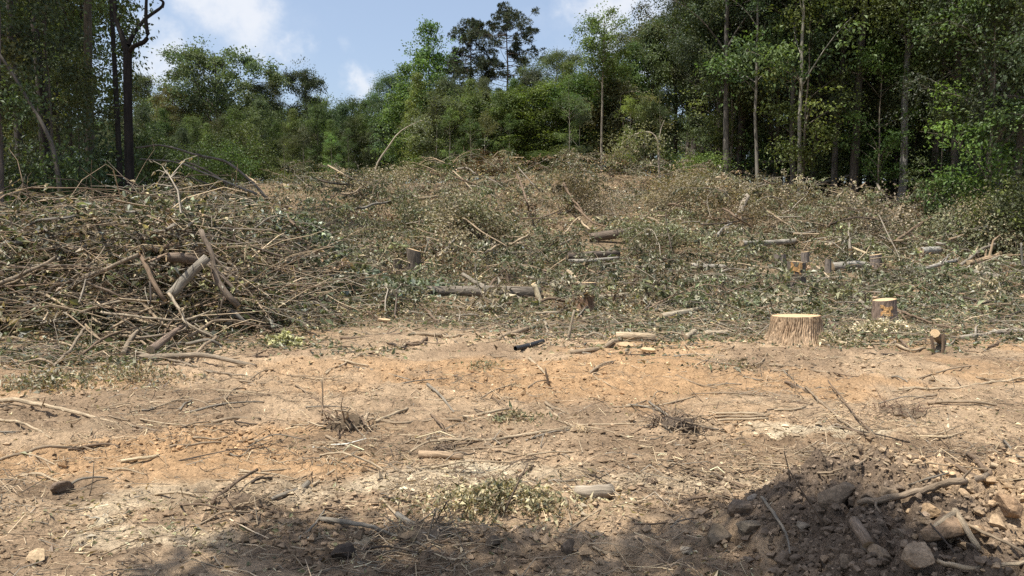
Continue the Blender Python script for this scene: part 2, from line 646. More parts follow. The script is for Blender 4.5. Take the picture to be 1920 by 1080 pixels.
def mixc(a, b, t):
    return a * (1 - t[..., None]) + b * t[..., None]


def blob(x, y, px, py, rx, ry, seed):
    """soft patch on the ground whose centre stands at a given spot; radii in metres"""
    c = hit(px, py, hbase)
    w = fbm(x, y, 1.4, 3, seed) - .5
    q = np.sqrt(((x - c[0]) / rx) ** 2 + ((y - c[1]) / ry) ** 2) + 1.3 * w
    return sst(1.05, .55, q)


def gcol(x, y):
    c = np.broadcast_to(C_TAN, x.shape + (3,)).copy()
    n = fbm(x, y, .8, 4, 201)
    c = mixc(c, C_BROWN, .85 * sst(.47, .63, n))
    c = mixc(c, C_ORANGE, .7 * sst(.5, .66, fbm(x, y, .5, 3, 203)))
    for (px, py, rx, ry, k, s) in ((1000, 690, 2.2, 1.0, .9, 1), (1350, 715, 2.6, .9, .8, 2), (420, 850, 1.5, .7, .8, 3), (100, 860, 1.0, .5, .7, 4),
                                   (660, 690, 1.6, .7, .5, 5)):
        c = mixc(c, C_ORANGE, k * blob(x, y, px, py, rx, ry, 210 + s))
    for (px, py, rx, ry, k, s) in ((900, 872, .42, .2, 1, 1), (1540, 812, .75, .18, .9, 2), (320, 925, .8, .35, .6, 3), (1560, 850, .6, .25, .5, 4),
                                   (820, 900, .7, .25, .6, 5), (1000, 880, .5, .2, .4, 6), (200, 800, .5, .2, .3, 7), (1250, 900, .6, .2, .4, 8),
                                   (250, 1010, .6, .2, .45, 9), (1450, 800, .4, .12, .6, 11)):
        c = mixc(c, C_PALE, k * blob(x, y, px, py, rx, ry, 230 + s))
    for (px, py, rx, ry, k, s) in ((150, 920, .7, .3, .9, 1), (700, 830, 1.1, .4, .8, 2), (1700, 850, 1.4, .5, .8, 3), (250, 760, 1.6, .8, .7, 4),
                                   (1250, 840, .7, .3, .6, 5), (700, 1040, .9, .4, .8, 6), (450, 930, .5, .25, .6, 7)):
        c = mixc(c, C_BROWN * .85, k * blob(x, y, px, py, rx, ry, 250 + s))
    litter = sst(10.2, 13.5, y + 2.5 * (fbm(x, y, .4, 3, 271) - .5) + np.where(x < -2.5, 1.8 * sst(-2.5, -5, x), 0) - 1.2 * np.exp(-((x + .9) / 2.6) ** 2))
    c = mixc(c, C_LIT * (1 + .7 * (fbm(x, y, 1.6, 3, 273)[..., None] - .5)), .85 * litter)
    far = sst(20, 30, y)
    c = mixc(c, np.array((.25, .175, .105)), .5 * far * sst(.5, .6, fbm(x, y, .3, 3, 277)))
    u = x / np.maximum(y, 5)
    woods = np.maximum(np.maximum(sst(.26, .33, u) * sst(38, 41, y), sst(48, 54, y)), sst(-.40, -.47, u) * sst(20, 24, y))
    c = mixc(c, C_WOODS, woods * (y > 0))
    return c


def build_ground():
    th = np.concatenate([np.linspace(-math.pi, -.76, 26)[:-1], np.linspace(-.76, .76, 540), np.linspace(.76, math.pi, 26)[1:-1]])
    r = np.concatenate([[.05, .6, 1.4, 2.2], 1 / np.linspace(1 / 2.8, 1 / 13., 310), np.geomspace(13.1, 60, 115), np.geomspace(63, 5000, 28)])
    R, T = np.meshgrid(r, th, indexing='ij')
    x, y = R * np.sin(T), R * np.cos(T)
    z = hground(x, y)
    nr, nt_ = R.shape
    V = np.stack([x, y, z], -1).reshape(-1, 3)
    i = np.arange(nr - 1)[:, None] * nt_
    j = np.arange(nt_)[None]
    j2 = (j + 1) % nt_
    Q = np.stack([i + j, i + nt_ + j, i + nt_ + j2, i + j2], -1).reshape(-1, 4)[:, ::-1]
    me = make_mesh('ground', V, [(Q, 0)], [M_DIRT], smooth=True)
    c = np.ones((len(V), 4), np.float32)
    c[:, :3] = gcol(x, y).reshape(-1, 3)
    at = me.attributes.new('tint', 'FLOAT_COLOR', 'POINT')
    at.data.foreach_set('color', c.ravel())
    put('ground', me, kind='structure')


build_ground()


# ------------------------------------------------------------------ trees
def env(shape, t):
    """crown half-width at relative height t (0 crown base .. 1 top)"""
    if shape == 'round':
        return np.sqrt(np.clip(1 - (2 * (t * .93 + .05) - 1) ** 2, 0.02, 1))
    if shape == 'oval':
        return np.clip(np.sin(np.pi * np.clip(t, 0, 1) ** .8) ** .7 + .08, .1, 1)
    if shape == 'column':
        return np.clip(.55 + .45 * np.sin(np.pi * t * 1.1), .15, 1) * np.clip((1.06 - t) * 4, .12, 1)
    if shape == 'cone':
        return np.clip(1.05 - t, .08, 1) ** .8
    if shape == 'top':
        return np.clip(t * 1.6, .25, 1) * np.sqrt(np.clip(1.03 - t, .02, 1) * 2.2).clip(0, 1)
    return np.ones_like(t)


def tree_meshes(name, seed, H, base, rx, shape, nleaf, ll, colr, tr, nl=26, sub=5, lean=(0, 0), flat=.45, clump=.75, trans=True, col2=None, bare=0):
    rng = np.random.default_rng(seed)
    # trunk
    k = 12
    z = np.linspace(-.4, H * .97, k)
    wob = np.cumsum(rng.normal(size=(k, 2)) * .05 * H / 15, 0)
    wob -= wob[0]
    t = np.clip(z / H, 0, 1)
    trunk = np.stack([wob[:, 0] + lean[0] * t ** 1.3 * H, wob[:, 1] + lean[1] * t ** 1.3 * H, z], 1)
    rad = tr * ((1 - t) ** .75 * .92 + .06)
    rad[0] *= 1.5
    rad[1] *= 1.08
    V, Q, U = [], [], []
    off = 0

    def add(P, R, S):
        nonlocal off
        v, q, u = tubes(P, R, S)
        V.append(v)
        Q.append(q + off)
        U.append(u)
        off += len(v)
    add(trunk[None], rad[None], 9)

    def on_trunk(zz):
        return np.stack([np.interp(zz, z, trunk[:, 0]), np.interp(zz, z, trunk[:, 1]), zz], -1)
    # limbs
    tt = np.sort(rng.random(nl)) ** .9
    zz = base + tt * (H * .96 - base)
    az = np.arange(nl) * 2.399 + rng.random(nl) * .9
    ln = rx * env(shape, tt) * rng.uniform(.72, 1.12, nl)
    rise = ln * rng.uniform(.3, 1.05, nl) * (1.1 - .3 * tt)
    o = on_trunk(np.maximum(zz - rise * .6, base * .7))
    e = on_trunk(zz) + np.stack([np.cos(az) * ln, np.sin(az) * ln, rise * .4], -1)
    s = np.linspace(0, 1, 6)[None, :, None]
    mid = (o + e) / 2 + np.array([0, 0, 1]) * (.18 * ln[:, None]) + rng.normal(size=(nl, 3)) * .09 * ln[:, None]
    LP = (1 - s) ** 2 * o[:, None] + 2 * s * (1 - s) * mid[:, None] + s ** 2 * e[:, None]
    lr = np.interp(o[:, 2], z, rad) * .45
    add(LP, lr[:, None] * np.linspace(1, .18, 6)[None], 5)
    # twigs
    pick = np.repeat(np.arange(nl), sub)
    f = rng.uniform(.3, 1.0, len(pick))
    fi = f * 5
    i0 = np.minimum(fi.astype(int), 4)
    w = (fi - i0)[:, None]
    st = LP[pick, i0] * (1 - w) + LP[pick, i0 + 1] * w
    d = nrm(np.stack([np.cos(az[pick]), np.sin(az[pick]), np.zeros(len(pick))], -1) + rng.normal(size=(len(pick), 3)) * np.array([.8, .8, .45]))
    tl = ln[pick] * rng.uniform(.18, .5, len(pick))
    en = st + d * tl[:, None] + np.array([0, 0, .12]) * tl[:, None]
    TP = st[:, None] * (1 - s[:, ::2]) + en[:, None] * s[:, ::2]
    add(TP, (lr[pick] * .35)[:, None] * np.array([1, .7, .3])[None], 3)
    tm = make_mesh(name + '_trunk', np.concatenate(V), [(np.concatenate(Q), 0)], [M_TRUNK], smooth=True, vec=np.concatenate(U))
    # leaf clumps along the twigs, limb tips and leader
    cc = np.concatenate([en, st * .4 + en * .6, e, on_trunk(np.linspace(max(base, H * .6), H, 5))])
    ncl = int(np.clip(24 * (rx * (H - base) / 4) ** .5 + 14, 30, 150) * .9)
    keep = rng.permutation(len(cc))[:ncl]
    cc = cc[keep] if H > 4 else cc
    nc = len(cc)
    csz = clump * rng.uniform(.55, 1.35, nc) * (1.18 if H > 10 else 1.0)
    ctint = rng.uniform(.55, 1.45, nc)
    chue = rng.uniform(-1, 1, nc)
    wts = csz ** 2
    ci = rng.choice(nc, nleaf, p=wts / wts.sum())
    # each clump is several flat sprays
    nsp = 5
    so = rng.normal(size=(nc, nsp, 3)) * np.array([.5, .5, .55])
    sn = nrm(rng.normal(size=(nc, nsp, 3)) * (.3 if flat < .4 else .75) + np.array([0, 0, 1]))
    si = rng.integers(0, nsp, nleaf)
    q = rng.normal(size=(nleaf, 3)) * np.array([.4, .4, .3 if flat >= .4 else .1])
    n_ = sn[ci, si]
    q = q - n_ * (np.sum(q * n_, 1, keepdims=True)) * .35
    pos = cc[ci] + (so[ci, si] + q) * csz[ci][:, None]
    ax = nrm(pos - cc[ci] + rng.normal(size=(nleaf, 3)) * .35 - np.array([0, 0, .25]))
    up = nrm(n_ + rng.normal(size=(nleaf, 3)) * .4)
    # most leaves sit on the upper shell of their clump, the rest in loose sprays
    if H > 4:
        dm = rng.random(nleaf) < .62
        dv = nrm(rng.normal(size=(nleaf, 3)) + np.array([0, 0, .55]))
        lump = .8 + .35 * np.sin(dv[:, 0] * 5 + chue[ci] * 9) * np.sin(dv[:, 1] * 5 + ctint[ci] * 9)
        dpos = cc[ci] + dv * np.array([.95, .95, .68]) * (csz[ci] * lump * rng.uniform(.72, 1.08, nleaf))[:, None]
        pos = np.where(dm[:, None], dpos, pos)
        ax = np.where(dm[:, None], nrm(np.cross(dv, rng.normal(size=(nleaf, 3))) - np.array([0, 0, .35])), ax)
        up = np.where(dm[:, None], nrm(dv + np.array([0, 0, .35]) + rng.normal(size=(nleaf, 3)) * .45), up)
    lns = ll * rng.uniform(.65, 1.25, nleaf)
    lv, lq = leaves(pos, ax, up, lns, lns * rng.uniform(.5, .75, nleaf))
    c1 = np.array(colr)
    c2 = np.array(col2) if col2 is not None else c1 * np.array([1.35, 1.15, .8])
    c = c1 + (c2 - c1) * np.clip(.35 + .4 * chue[ci] + .2 * rng.normal(size=nleaf), 0, 1)[:, None]
    c = c * (ctint[ci] * rng.uniform(.75, 1.25, nleaf))[:, None]
    cm = make_mesh(name + '_crown', lv, [(lq, 0)], [M_LEAF if trans else M_NEEDLE], col=c)
    return tm, cm


def pine_meshes(name, seed, H, base, rx, nclump, per, tr):
    rng = np.random.default_rng(seed)
    k = 10
    z = np.linspace(-.4, H * .98, k)
    t = np.clip(z / H, 0, 1)
    wob = np.cumsum(rng.normal(size=(k, 2)) * .06, 0)
    trunk = np.stack([wob[:, 0], wob[:, 1], z], 1)
    rad = tr * (1 - t * .88)
    V, Q, U = tubes(trunk[None], rad[None], 9)
    nl = nclump // 4
    tt = rng.random(nl) ** .85
    zz = base + tt * (H - base)
    az = rng.random(nl) * 6.283
    ln = rx * np.clip(.62 + .55 * np.sin(np.pi * (tt * .75 + .12)), .2, 1.1) * np.clip((1.08 - tt) * 2.6, .16, 1) * rng.uniform(.6, 1.15, nl)
    o = np.stack([np.interp(zz, z, trunk[:, 0]), np.interp(zz, z, trunk[:, 1]), zz], -1)
    e = o + np.stack([np.cos(az) * ln, np.sin(az) * ln, ln * rng.uniform(-.08, .4, nl)], -1)
    s = np.linspace(0, 1, 5)[None, :, None]
    mid = (o + e) / 2 - np.array([0, 0, .08]) * ln[:, None]
    LP = (1 - s) ** 2 * o[:, None] + 2 * s * (1 - s) * mid[:, None] + s ** 2 * e[:, None]
    v, q, u = tubes(LP, (.05 * np.ones(nl))[:, None] * np.linspace(1, .3, 5)[None], 4)
    tm = make_mesh(name + '_trunk', np.concatenate([V, v]), [(np.concatenate([Q, q + len(V)]), 0)], [M_TRUNK], smooth=True, vec=np.concatenate([U, u]))
    ci = rng.integers(0, nl, nclump)
    f = rng.uniform(.55, 1.05, nclump)[:, None]
    cc = o[ci] * (1 - f) + e[ci] * f + rng.normal(size=(nclump, 3)) * np.array([.35, .35, .16])
    n = nclump * per
    k_ = np.repeat(np.arange(nclump), per)
    d = nrm(rng.normal(size=(n, 3)) + np.array([0, 0, .5]))
    pos = cc[k_] + d * (.28 * rng.random(n) ** .5)[:, None] * rng.uniform(.7, 1.3, nclump)[k_][:, None]
    lv, lq = leaves(pos, d, runit(n, rng), rng.uniform(.22, .4, n), rng.uniform(.07, .12, n))
    c = np.array((.075, .098, .052)) * (rng.uniform(.6, 1.4, nclump)[k_] * rng.uniform(.8, 1.2, n))[:, None]
    c = c * np.where(rng.random(n)[:, None] < .12, np.array([1.9, 1.3, .9]), 1.0)
    cm = make_mesh(name + '_crown', lv, [(lq, 0)], [M_NEEDLE], col=c)
    return tm, cm


def tree(name, meshes, loc, label, cat='tree', group=None, s=1.0, rz=0.0, bark=(.13, .11, .085), leaf=(1, 1, 1), tilt=(0, 0), sz=None, parts=('trunk', 'crown')):
    r = put(name, None, label=label, cat=cat, group=group, loc=loc, rot=(tilt[0], tilt[1], rz), scale=(s, s, sz or s))
    put(parts[0], meshes[0], r, color=bark)
    put(parts[1], meshes[1], r, color=leaf)
    return r


G1 = (0.084, 0.124, 0.048)     # mid green
G2 = (0.066, 0.098, 0.043)     # dark green
G3 = (0.116, 0.170, 0.054)      # yellow green
G4 = (0.090, 0.120, 0.062)     # grey olive
T = {}
T['forest_a'] = tree_meshes('forest_a', 1, 19, 5.0, 3.6, 'oval', 26000, .138, G2, .19, 30, 6)
T['forest_b'] = tree_meshes('forest_b', 2, 20, 6.5, 3.3, 'column', 25000, .136, G1, .17, 30, 6)
T['forest_c'] = tree_meshes('forest_c', 3, 17, 3.6, 3.4, 'oval', 26000, .138, G4, .16, 30, 6)
T['forest_d'] = tree_meshes('forest_d', 4, 21, 9.0, 3.8, 'top', 24000, .135, G2, .2, 26, 6)
T['broad'] = tree_meshes('broad', 5, 15, 2.6, 6.2, 'round', 34000, .25, (.075, .1, .047), .28, 46, 7, clump=1.0)
T['broad2'] = tree_meshes('broad2', 6, 15, 4.2, 3.6, 'round', 18000, .24, (.064, .09, .044), .2, 34, 6, clump=.9)
T['mid_a'] = tree_meshes('mid_a', 7, 12, 2.6, 2.7, 'oval', 14000, .185, G1, .12, 28, 6)
T['mid_b'] = tree_meshes('mid_b', 8, 12, 2.4, 2.3, 'cone', 11000, .18, G3, .11, 26, 6, clump=.65)
T['mid_c'] = tree_meshes('mid_c', 9, 11, 2.4, 2.6, 'column', 14000, .185, G4, .11, 28, 6)
T['bright'] = tree_meshes('bright', 10, 17, 9.0, 2.6, 'oval', 8000, .21, (.085, .12, .04), .15, 26, 5, clump=.7)
T['sapling_a'] = tree_meshes('sapling_a', 12, 8, 1.5, 1.7, 'column', 5200, .11, G3, .05, 20, 4, clump=.55, flat=.25)
T['sapling_b'] = tree_meshes('sapling_b', 13, 9.5, 3.0, 1.6, 'oval', 5000, .11, G1, .055, 18, 4, clump=.55, flat=.25)
T['sapling_c'] = tree_meshes('sapling_c', 14, 7, .9, 1.5, 'oval', 4600, .115, (.075, .10, .05), .045, 18, 4, clump=.5, flat=.2)
T['shrub_a'] = tree_meshes('shrub_a', 15, 2.6, .25, 1.5, 'round', 3000, .13, G1, .03, 22, 4, clump=.42)
T['shrub_b'] = tree_meshes('shrub_b', 16, 2.0, .15, 1.3, 'round', 2600, .12, G3, .025, 22, 4, clump=.4)
T['shrub_c'] = tree_meshes('shrub_c', 17, 3.2, .3, 1.4, 'oval', 3000, .13, G2, .03, 22, 4, clump=.45)
T['brown'] = tree_meshes('brown', 18, 3.4, .3, 1.5, 'round', 4200, .10, (.11, .06, .035), .03, 26, 5, clump=.45, col2=(.14, .085, .045))
T['pine_a'] = pine_meshes('pine_a', 20, 22, 11.0, 4.4, 420, 55, .3)
T['pine_b'] = pine_meshes('pine_b', 21, 25, 13.0, 4.8, 330, 60, .3)

ELEV = {'forest_a': 19, 'forest_b': 20, 'forest_c': 17, 'forest_d': 21, 'broad': 15, 'broad2': 15, 'mid_a': 12, 'mid_b': 12, 'mid_c': 11, 'bright': 17,
        'sapling_a': 8, 'sapling_b': 9.5, 'sapling_c': 7, 'shrub_a': 2.6, 'shrub_b': 2, 'shrub_c': 3.2, 'brown': 3.4, 'pine_a': 22, 'pine_b': 25}


def plant(kind, px, d, ytop=None, s=1.0, name='forest_tree', label='', cat='tree', group=None, **kw):
    """tree of a kind standing at distance d in the direction of column px, top at row ytop when given"""
    x = (px - 960) / F * d
    z = float(hbase(x, d))
    if ytop is not None:
        ztop = CAMZ + (430 - ytop) / F * d
        s = (ztop - z) / ELEV[kind]
        if kw.get('sx', 1) < 0:
            kw['sx'] = -kw['sx'] * s
    lf = np.array(kw.pop('leaf', (1, 1, 1))) * np.array([1 + .1 * RNG.normal(), 1.0 + .05 * RNG.normal(), 1 + .1 * RNG.normal()]).clip(.7, 1.45)
    kw['leaf'] = tuple(lf)
    return tree(name, T[kind], (x, d, z - .05), label, cat, group, s=kw.pop('sx', s), sz=s, rz=kw.pop('rz', float(RNG.random() * 6.28)), **kw)


ORD = ['leftmost', 'second from the left', 'third from the left', 'fourth from the left', 'fifth from the left', 'sixth from the left', 'seventh from the left', 'eighth from the left']
FARL = [(243, 'the forked black tree'), (335, 'the brownish olive tree'), (415, 'the broad round-crowned tree'), (505, 'the right flank of the broad tree'), (582, 'the small round dark crown'), (660, 'the dip in the skyline'), (738, 'the ragged leaning-top tree')]
CENL = [(775, 'the leaning yellow-green tree'), (812, 'the slim pointed tree'), (884, 'the shorter pine'), (950, 'the taller pine'), (1045, 'the broad mid green tree'), (1127, 'the tall bright green tree'), (1195, 'the dark full tree'), (1240, 'the drooping pale sapling')]
RIGL = [(1355, 'the double-stemmed grey trunk'), (1418, 'the slender pale trunk'), (1478, 'the straight grey trunk'), (1561, 'the pale-barked trunk'), (1596, 'the thick dark trunk'), (1682, 'the whitish forked tree'), (1745, 'the crooked dark trunk'), (1822, 'the dark border trunk'), (1868, 'the pale straight trunk')]
LEFL = [(6, 'the thick border trunk'), (45, 'the dark trunk'), (93, 'the broad black trunk'), (128, 'the leaning thin stem'), (176, 'the mossy trunk'), (243, 'the forked black tree')]


def side_labels(descs, pxs, lms):
    '''labels that tell things in a row apart by the landmark they stand nearest to'''
    out = []
    for d, px in zip(descs, pxs):
        lx, ph = min(lms, key=lambda q: abs(q[0] - px))
        out.append('%s %s %s' % (d, 'just left of' if px < lx - 6 else 'just right of' if px > lx + 6 else 'in line with', ph))
    for l in set(out):
        ids = sorted([i for i in range(len(out)) if out[i] == l], key=lambda i: pxs[i])
        if len(ids) > 1:
            for k, i in enumerate(ids):
                out[i] = l + ', ' + ORD[k].replace(' the', '')
    return out


GREYB = (.14, .125, .105)
# --- named trees of the skyline
plant('broad', 415, 78, 98, name='broadleaf_tree', label='broad round-crowned olive green tree rising above the far wood', bark=(.12, .1, .08), sx=.98)
plant('broad2', 582, 84, 140, name='broadleaf_tree', label='small round dark crown standing alone on the far skyline beside open sky', sx=.62)
plant('broad2', 268, 90, 148, name='broadleaf_tree', label='pale green tree top just behind the forked black tree', sx=.55, leaf=(1.2, 1.25, 1))
plant('forest_c', 505, 80, 150, name='broadleaf_tree', label='tree filling the right flank of the broad round-crowned tree', sx=.75)
plant('forest_c', 335, 74, 165, name='broadleaf_tree', label='brownish olive tree tucked in front of the broad round-crowned tree', sx=.75, leaf=(1.25, 1.0, .95))
plant('mid_a', 660, 72, 182, name='broadleaf_tree', label='low bushy tree at the dip in the skyline', sx=.85)
plant('forest_c', 738, 62, 135, name='broadleaf_tree', label='ragged dark green tree with leaning top at the edge of the sky gap', sx=.62, leaf=(.85, .9, .9))
plant('mid_b', 812, 52, 50, name='poplar_tree', label='slim yellow-green pointed tree left of the two pines', sx=.9)
plant('mid_b', 775, 55, 125, name='poplar_tree', label='shorter yellow-green tree leaning beside the slim pointed tree', sx=.95)
plant('pine_a', 884, 78, 50, name='pine_tree', label='shorter of the two dark pines, dense rounded head', bark=(.09, .07, .055), sx=.62)
plant('pine_b', 950, 76, 24, name='pine_tree', label='taller of the two dark pines, open layered crown with bare trunk', bark=(.09, .07, .055), sx=.66)
plant('forest_c', 1045, 60, 88, name='broadleaf_tree', label='broad mid green tree between the pines and the bright tall tree', sx=.72)
plant('mid_a', 925, 50, 175, name='broadleaf_tree', label='yellowish bushy tree in front of the pine trunks', sx=.95, leaf=(1.35, 1.25, .9))
plant('mid_c', 865, 48, 190, name='broadleaf_tree', label='green tree below the shorter pine', sx=.95)
plant('mid_a', 1000, 47, 160, name='broadleaf_tree', label='leafy tree just right of the taller pine trunk', sx=.95, leaf=(1.15, 1.15, 1))
plant('bright', 1127, 43, 20, name='tall_tree', label='tall bright green tree with long pale bare trunk at the clearing edge', bark=(.30, .26, .2), sx=.56, rz=1.0)
plant('forest_c', 1195, 48, 40, name='broadleaf_tree', label='dark full tree just right of the tall bright green tree', sx=.72)
plant('forest_a', 1262, 50, 14, name='broadleaf_tree', label='tall rounded tree where the right wood meets the sky', sx=.78)
plant('forest_c', 1335, 46, 10, name='broadleaf_tree', label='grey olive tree at the top of the right wood near the sky corner', sx=.8)
plant('mid_c', 760, 60, 195, name='broadleaf_tree', label='low grey-green tree at the left end of the centre wood', sx=.9)
plant('mid_a', 1085, 46, 135, name='broadleaf_tree', label='leafy tree hugging the left side of the bright tall tree', sx=.8)
plant('mid_c', 1160, 45, 150, name='broadleaf_tree', label='dark green tree below and right of the bright tall crown', sx=.8)

# --- far fringe (px 250..760)
fr = [(272, 68, 200), (298, 64, 228), (318, 66, 205), (345, 62, 240), (372, 66, 215), (398, 62, 232), (424, 66, 222), (452, 64, 200), (478, 62, 235), (500, 68, 190), (527, 64, 225), (552, 62, 205), (575, 66, 230), (600, 64, 190), (622, 62, 225), (645, 66, 200), (668, 64, 215), (690, 66, 190), (712, 62, 228), (735, 64, 200),
      (790, 50, 140), (835, 49, 150), (855, 52, 165), (880, 47, 150), (900, 49, 172), (940, 47, 165), (968, 48, 150), (990, 50, 135), (1022, 47, 150), (1060, 48, 120), (1100, 47, 140), (1150, 47, 105), (1178, 46, 85), (1222, 47, 60)]
fl = side_labels(['front-row tree' for a in fr], [a[0] for a in fr], FARL + CENL)
for i, (px, d, yt) in enumerate(fr):
    plant(['mid_c', 'mid_a', 'mid_b'][i % 3], px, d, yt, name='wood_edge_tree', label=fl[i], group='front row of the %s wood' % ('far' if px < 750 else 'centre'), sx=-.8)
for i, px in enumerate(range(230, 780, 34)):
    plant(['forest_c', 'forest_a', 'mid_a'][i % 3], px, 96 + 9 * (i % 3), 195 + 22 * math.sin(i * 2.1), name='distant_tree',
          label='distant tree closing the gaps behind the far wood', group='distant trees behind the far wood', sx=-.95)
for i, px in enumerate(range(780, 1260, 40)):
    plant(['forest_c', 'mid_a', 'mid_c'][i % 3], px, 62 + 7 * (i % 3), 165 + 25 * math.sin(i * 1.7), name='backing_tree',
          label='tree filling the depth of the centre wood', group='trees in the depth of the centre wood', sx=-.9)
for i, px in enumerate(range(-200, 2300, 30)):
    plant(['mid_c', 'mid_a', 'forest_c'][i % 3], px, 118 + 8 * (i % 3), 232 + 14 * math.sin(i * 1.3), name='distant_tree',
          label='far tree seen only through gaps in the woods', group='far trees behind all the woods', sx=-1.5)
# slim pale saplings in front of the woods
slim = [(465, 58, 225), (537, 54, 235), (573, 56, 240), (625, 52, 250), (655, 55, 245), (820, 46, 190), (845, 45, 200), (885, 44, 205), (910, 44, 215), (955, 45, 210),
        (1068, 42, 150), (1086, 43, 190), (1180, 41, 180), (1235, 42, 170), (1205, 42, 190)]
fl = side_labels(['slim pale-stemmed sapling'] * len(slim), [a[0] for a in slim], FARL + CENL)
for i, (px, d, yt) in enumerate(slim):
    plant(['sapling_a', 'sapling_b', 'sapling_c'][i % 3], px, d, yt, name='sapling', label=fl[i], cat='sapling',
          group='slim saplings before the ' + ('far wood' if px < 700 else 'centre wood'), bark=(.34, .3, .24), sx=-.9)
und = [(790, 47, 300, 'shrub_b'), (760, 50, 310, 'shrub_a'), (925, 44, 290, 'brown'), (1010, 44, 285, 'sapling_c'), (1055, 44, 275, 'sapling_c'), (1280, 42, 290, 'shrub_a'), (1320, 40, 295, 'shrub_b'),
       (520, 56, 322, 'shrub_b'), (600, 56, 322, 'shrub_a'), (420, 58, 318, 'shrub_c'),
       (860, 47, 306, 'shrub_c'), (1150, 46, 310, 'shrub_c'), (690, 57, 318, 'shrub_c')]
ul = ['yellow-green bush at the left foot of the centre wood', 'low green bush beside the yellow-green bush at the centre wood', 'russet brown dried bush at the foot of the centre wood',
      'small layered understory tree right of the russet bush', 'small layered understory tree left of the tall pale trunk', 'green bush at the foot of the dark right wood by the clearing crest',
      'arching yellow-green bush at the clearing crest before the right wood']
fl = side_labels(['green bush at the wood foot'] * len(und), [a[0] for a in und], FARL + CENL + RIGL)
for i, (px, d, yt, k) in enumerate(und):
    plant(k, px, d, yt, name='bush', cat='bush', label=ul[i] if i < len(ul) else fl[i],
          group=None if i < len(ul) else ('bushes at the foot of the ' + ('far wood' if px < 700 else 'centre wood')), sx=1.0)

# --- right wood: front trees with trunks one can pick out, then depth
rt = [(1355, 40, 'forest_a', .9, GREYB, 'double-stemmed looking grey trunk at the left end of the dark right wood'), (1418, 38, 'sapling_b', 1.7, (.24, .22, .18), 'slender pale trunk near the left end of the right wood'),
      (1478, 37, 'forest_b', .8, GREYB, 'straight grey trunk left of the thin bright stem in the right wood'), (1496, 35, 'sapling_b', 1.8, (.3, .28, .22), 'thin straight stem rising from the foot of the right wood'),
      (1561, 38, 'forest_c', .95, GREYB, 'pale-barked trunk in the middle of the right wood'), (1596, 36, 'forest_d', 1.0, (.10, .085, .07), 'thick dark trunk in the middle of the right wood'),
      (1682, 35, 'forest_b', 1.0, (.25, .235, .21), 'whitish grey forked tree standing out in the right wood'), (1745, 37, 'forest_c', 1.0, (.12, .1, .08), 'crooked dark trunk right of the whitish forked tree'),
      (1822, 31, 'forest_a', .9, (.14, .12, .1), 'dark trunk near the right border of the wood'), (1835, 30, 'sapling_b', 1.5, (.33, .29, .22), 'thin pale stem near the right border'),
      (1868, 28, 'forest_c', .85, (.2, .18, .15), 'pale straight trunk by the right border of the picture'), (1905, 27, 'forest_b', .85, (.14, .12, .1), 'vine-clad trunk at the very right border'),
      (1525, 41, 'forest_d', .95, (.12, .1, .08), 'dark trunk behind the thin straight stem of the right wood'), (1640, 40, 'forest_a', 1.0, (.12, .1, .08), 'dark tree between the thick trunk and the whitish forked tree'),
      (1450, 42, 'forest_c', .95, (.14, .12, .1), 'leafy tree over the left part of the right wood'), (1390, 43, 'forest_b', .9, GREYB, 'tree behind the slender pale trunk of the right wood'),
      (1785, 34, 'forest_b', .95, (.14, .12, .1), 'leafy dark tree between the crooked trunk and the right border'), (1950, 25, 'forest_a', .85, (.14, .12, .1), 'tree just beyond the right border whose branches reach in'),
      (2040, 24, 'forest_c', .9, (.14, .12, .1), 'tree outside the right border overhanging the clearing')]
for (px, d, k, s, b, lab) in rt:
    plant(k, px, d, None, s, name='forest_tree', label=lab, group='trunks of the right wood', bark=b)
g = np.random.default_rng(5)
ks = ['forest_a', 'forest_b', 'forest_c', 'forest_d', 'forest_b', 'forest_d']
n_deep = 0
for row, d0 in enumerate((44, 49, 55, 62, 70, 82, 96)):
    for px in np.arange(1330 - row * 6, 2120, 58 - row * 2):
        p = px + g.uniform(-20, 20)
        dd = (d0 - max(0, (p - 1650)) * .02) + g.uniform(-1.5, 1.5)
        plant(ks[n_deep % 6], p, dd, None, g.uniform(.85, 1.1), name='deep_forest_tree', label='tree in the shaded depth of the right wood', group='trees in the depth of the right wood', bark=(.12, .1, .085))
        n_deep += 1
upx = [1345 + i * 24 + g.uniform(-8, 8) for i in range(26)]
fl = side_labels([('leafy understory sapling', 'layered understory sapling', 'dark understory bush', 'thin-stemmed understory sapling', 'green understory bush')[i % 5] for i in range(26)], upx, RIGL)
for i in range(26):
    px = upx[i]
    d = np.interp(px, [1340, 1700, 1960], [41, 38, 29]) + g.uniform(0, 7)
    plant(['sapling_c', 'sapling_a', 'shrub_c', 'sapling_b', 'shrub_a'][i % 5], px, float(d), None, g.uniform(.8, 1.5), name='understory_sapling',
          label=fl[i], cat='sapling', group='understory of the right wood', bark=(.2, .17, .13))
for (px, d, s, k, lab) in ((1505, 35.5, 1.35, 'sapling_a', 'layered yellow-green sapling glowing against the dark right wood'), (1640, 35, 1.0, 'sapling_a', 'low yellow-green sapling beside the whitish forked tree'),
                           (1850, 27, 1.3, 'sapling_a', 'overhanging yellow-green branches by the right border'), (1760, 31, .8, 'sapling_c', 'small sapling with drooping leaves right of the whitish forked tree'),
                           (1885, 25, .9, 'shrub_a', 'large leafy bush at the right border of the clearing'), (1800, 30, .9, 'shrub_c', 'dark leafy bush before the right border trunks'),
                           (1925, 24, .9, 'shrub_c', 'dark bush cut by the right border of the picture')):
    plant(k, px, d, None, s, name='sapling' if 'sap' in k else 'bush', cat='sapling' if 'sap' in k else 'bush', label=lab, leaf=(1.12, 1.1, 1) if 'yellow' in lab else (1, 1, 1), bark=(.2, .17, .13))

